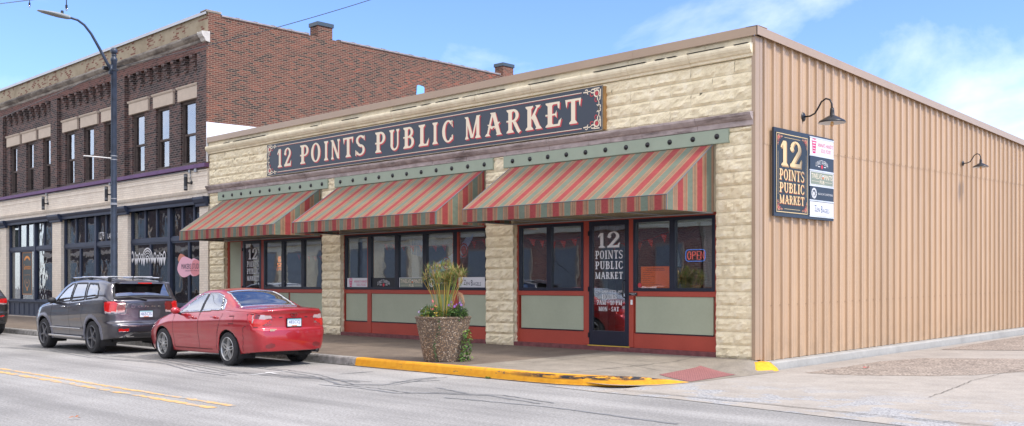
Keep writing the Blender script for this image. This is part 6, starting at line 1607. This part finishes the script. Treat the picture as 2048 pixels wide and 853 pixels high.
m.add(pts,[(i*12+j,i*12+(j+1)%12,(i+1)*12+(j+1)%12,(i+1)*12+j) for i in range(5) for j in range(12)]+[tuple(range(12)),tuple(range(60,72))])
m.build('lamp_head',pm('grey lamp head',(.26,.28,.27),.45,.1),sl_,smooth=True)
m=MB(); m.lathe([(.001,.08),(.035,.08),(.04,.0)],(LXp,-5.38,8.64),12); m.build('photocell',M['black'],sl_)
m=MB(); m.tube([(LXp,LYp-.06,4.97),(LXp,LYp-.82,4.97)],.018,6,0); m.build('banner_rod',pm('pale banner rod',(.62,.60,.56),.5),sl_)
m=MB()
for z in (3.72,3.86,4.92,5.02): m.lathe([(.083,z),(.088,z+.004),(.088,z+.022),(.083,z+.026)],(LXp,LYp,0),18)
m.box(LXp+.0,LXp+.10,LYp-.10,LYp+.04,3.70,3.76); m.build('steel_band',M['grey_metal'],sl_)
m=MB(); m.lathe([(.001,-.09),(.05,-.09),(.06,0),(.05,.09),(.001,.09)],(LXp-.12,LYp-.16,7.42),10,axis='y'); m.tube([(LXp,LYp,7.40),(LXp-.12,LYp-.2,7.42)],.02,6); m.box(LXp-.09,LXp+.09,LYp-.09,LYp+.09,7.35,7.39); m.build('cable_clamp',M['black'],sl_)
def cable(a,b,sag,label,r=.012,n=24):
    A,B=Vector(a),Vector(b); P=[]
    for i in range(n+1):
        t=i/n; q=A.lerp(B,t); q.z-=sag*4*t*(1-t); P.append(q)
    m=MB(); m.tube(P,r,5); tag(m.build('overhead_cable',M['black'],None,loc=a,smooth=True),label,'cable')
cable((LXp,LYp-.05,7.42),(-17.2,8.6,12.9),.2,'black cable running from the street lamp up across the brick side wall')
cable((LXp,LYp-.05,7.40),(-16.9,-14.0,2.0),.15,'cable sloping down to the left from the street lamp over the parapet',.010)
m=MB(); A=Vector((-44.7,-.3,14.927)); B=Vector((-4.81,-9.615,5.804))
m.tube([A.lerp(B,i/12) for i in range(13)],.012,5); m.tube([B,(-5,-21.05,4.85)],.012,5); tag(m.build('light_string_cable',M['black'],None,loc=tuple(A)),'black string light cable crossing the top left corner of the sky','cable')
m=MB(); m.tube([(-44.7,-.3,9.6),(-44.7,-.3,15.0)],.04,8); tag(m.build('roof_mast',M['grey_metal'],None,loc=(-44.7,-.3,9.6)),'thin grey mast on the far end of the brick building roof','mast')
for k,dz_,l in ((.352/.45,.06,'hanging string light bulb at the far left edge of the sky'),(.4075/.45,.17,'hanging string light bulb above the street lamp head')):
    p=A.lerp(B,k); x,y,z=p; t=thing('string_light',l,'light bulb',tuple(p)); m=MB(); m.tube([p,(x,y,z-dz_)],[.008,.01],8); m.tube([(x,y,z-dz_),(x,y,z-dz_-.06)],[.022,.020],8); m.build('socket',M['black'],t)
    m=MB(); m.ball((x,y,z-dz_-.08),.022,6,0,(1,1,1.2)); m.build('bulb',glass('string bulb %s'%y,.8,.2,0,(1,.9,.8)),t,smooth=True)
# ------------------------------------------------------------------ buildings across the street (seen in the shop glass)
M['oppt']=pm('opposite dull trim',(.22,.19,.16),.8,.2)
def opp(name,label,x0,x1,h,wallm,trim,wz,n,Y=-21.0):
    b=thing(name,label,'building',((x0+x1)/2,Y,.15)); m=MB(); m.box(x0,x1,Y-9,Y,.0,h); m.build('wall',wallm,b)
    m=MB(); m.box(x0-.1,x1+.1,Y-9,Y+.22,h,h+.35); m.box(x0,x1,Y+.002,Y+.12,4.1,4.45); m.build('cornice',trim,b)
    w=(x1-x0)/n
    for i in range(n):
        for z0,z1,f in wz:
            a=x0+w*(i+.5-f/2); c=a+w*f
            m=MB(); m.box(a,c,Y+.002,Y+.10,z0,z1); fr=m.build('window',trim,b); m=MB(); m.box(a+.1,c-.1,Y+.101,Y+.11,z0+.1,z1-.1); m.build('pane',M['oppglass'],fr)
M['oppglass']=pm('dark shop window',(.15,.17,.19),.25,.2)
opp('opposite_building','red brick two storey shop across the street',-31,-15.5,7.4,brickmat('opposite red brick',[(0.,(.12,.045,.035)),(.5,(.22,.08,.06)),(1.,(.30,.11,.08))],(.35,.28,.23)),M['oppt'],((.9,3.4,.5),(5.1,6.8,.3)),5)
opp('opposite_building','cream stone shop with large windows across the street',-52,-31.2,6.6,M['cream_trim'],M['oppt'],((.9,3.7,.6),(4.9,6.0,.35)),6)
opp('opposite_building','long low dark brick shop across the street',-90,-52.5,7.8,M['brick_dark'],M['lintel'],((.9,3.7,.7),(5.1,6.9,.4)),8)
opp('opposite_building','single storey brown brick shop nearly opposite the corner',-15.3,-3,5.2,brickmat('opposite brown brick',[(0.,(.10,.05,.035)),(.5,(.20,.10,.07)),(1.,(.27,.14,.10))],(.33,.27,.22)),M['oppt'],((1.2,3.2,.34),),5)
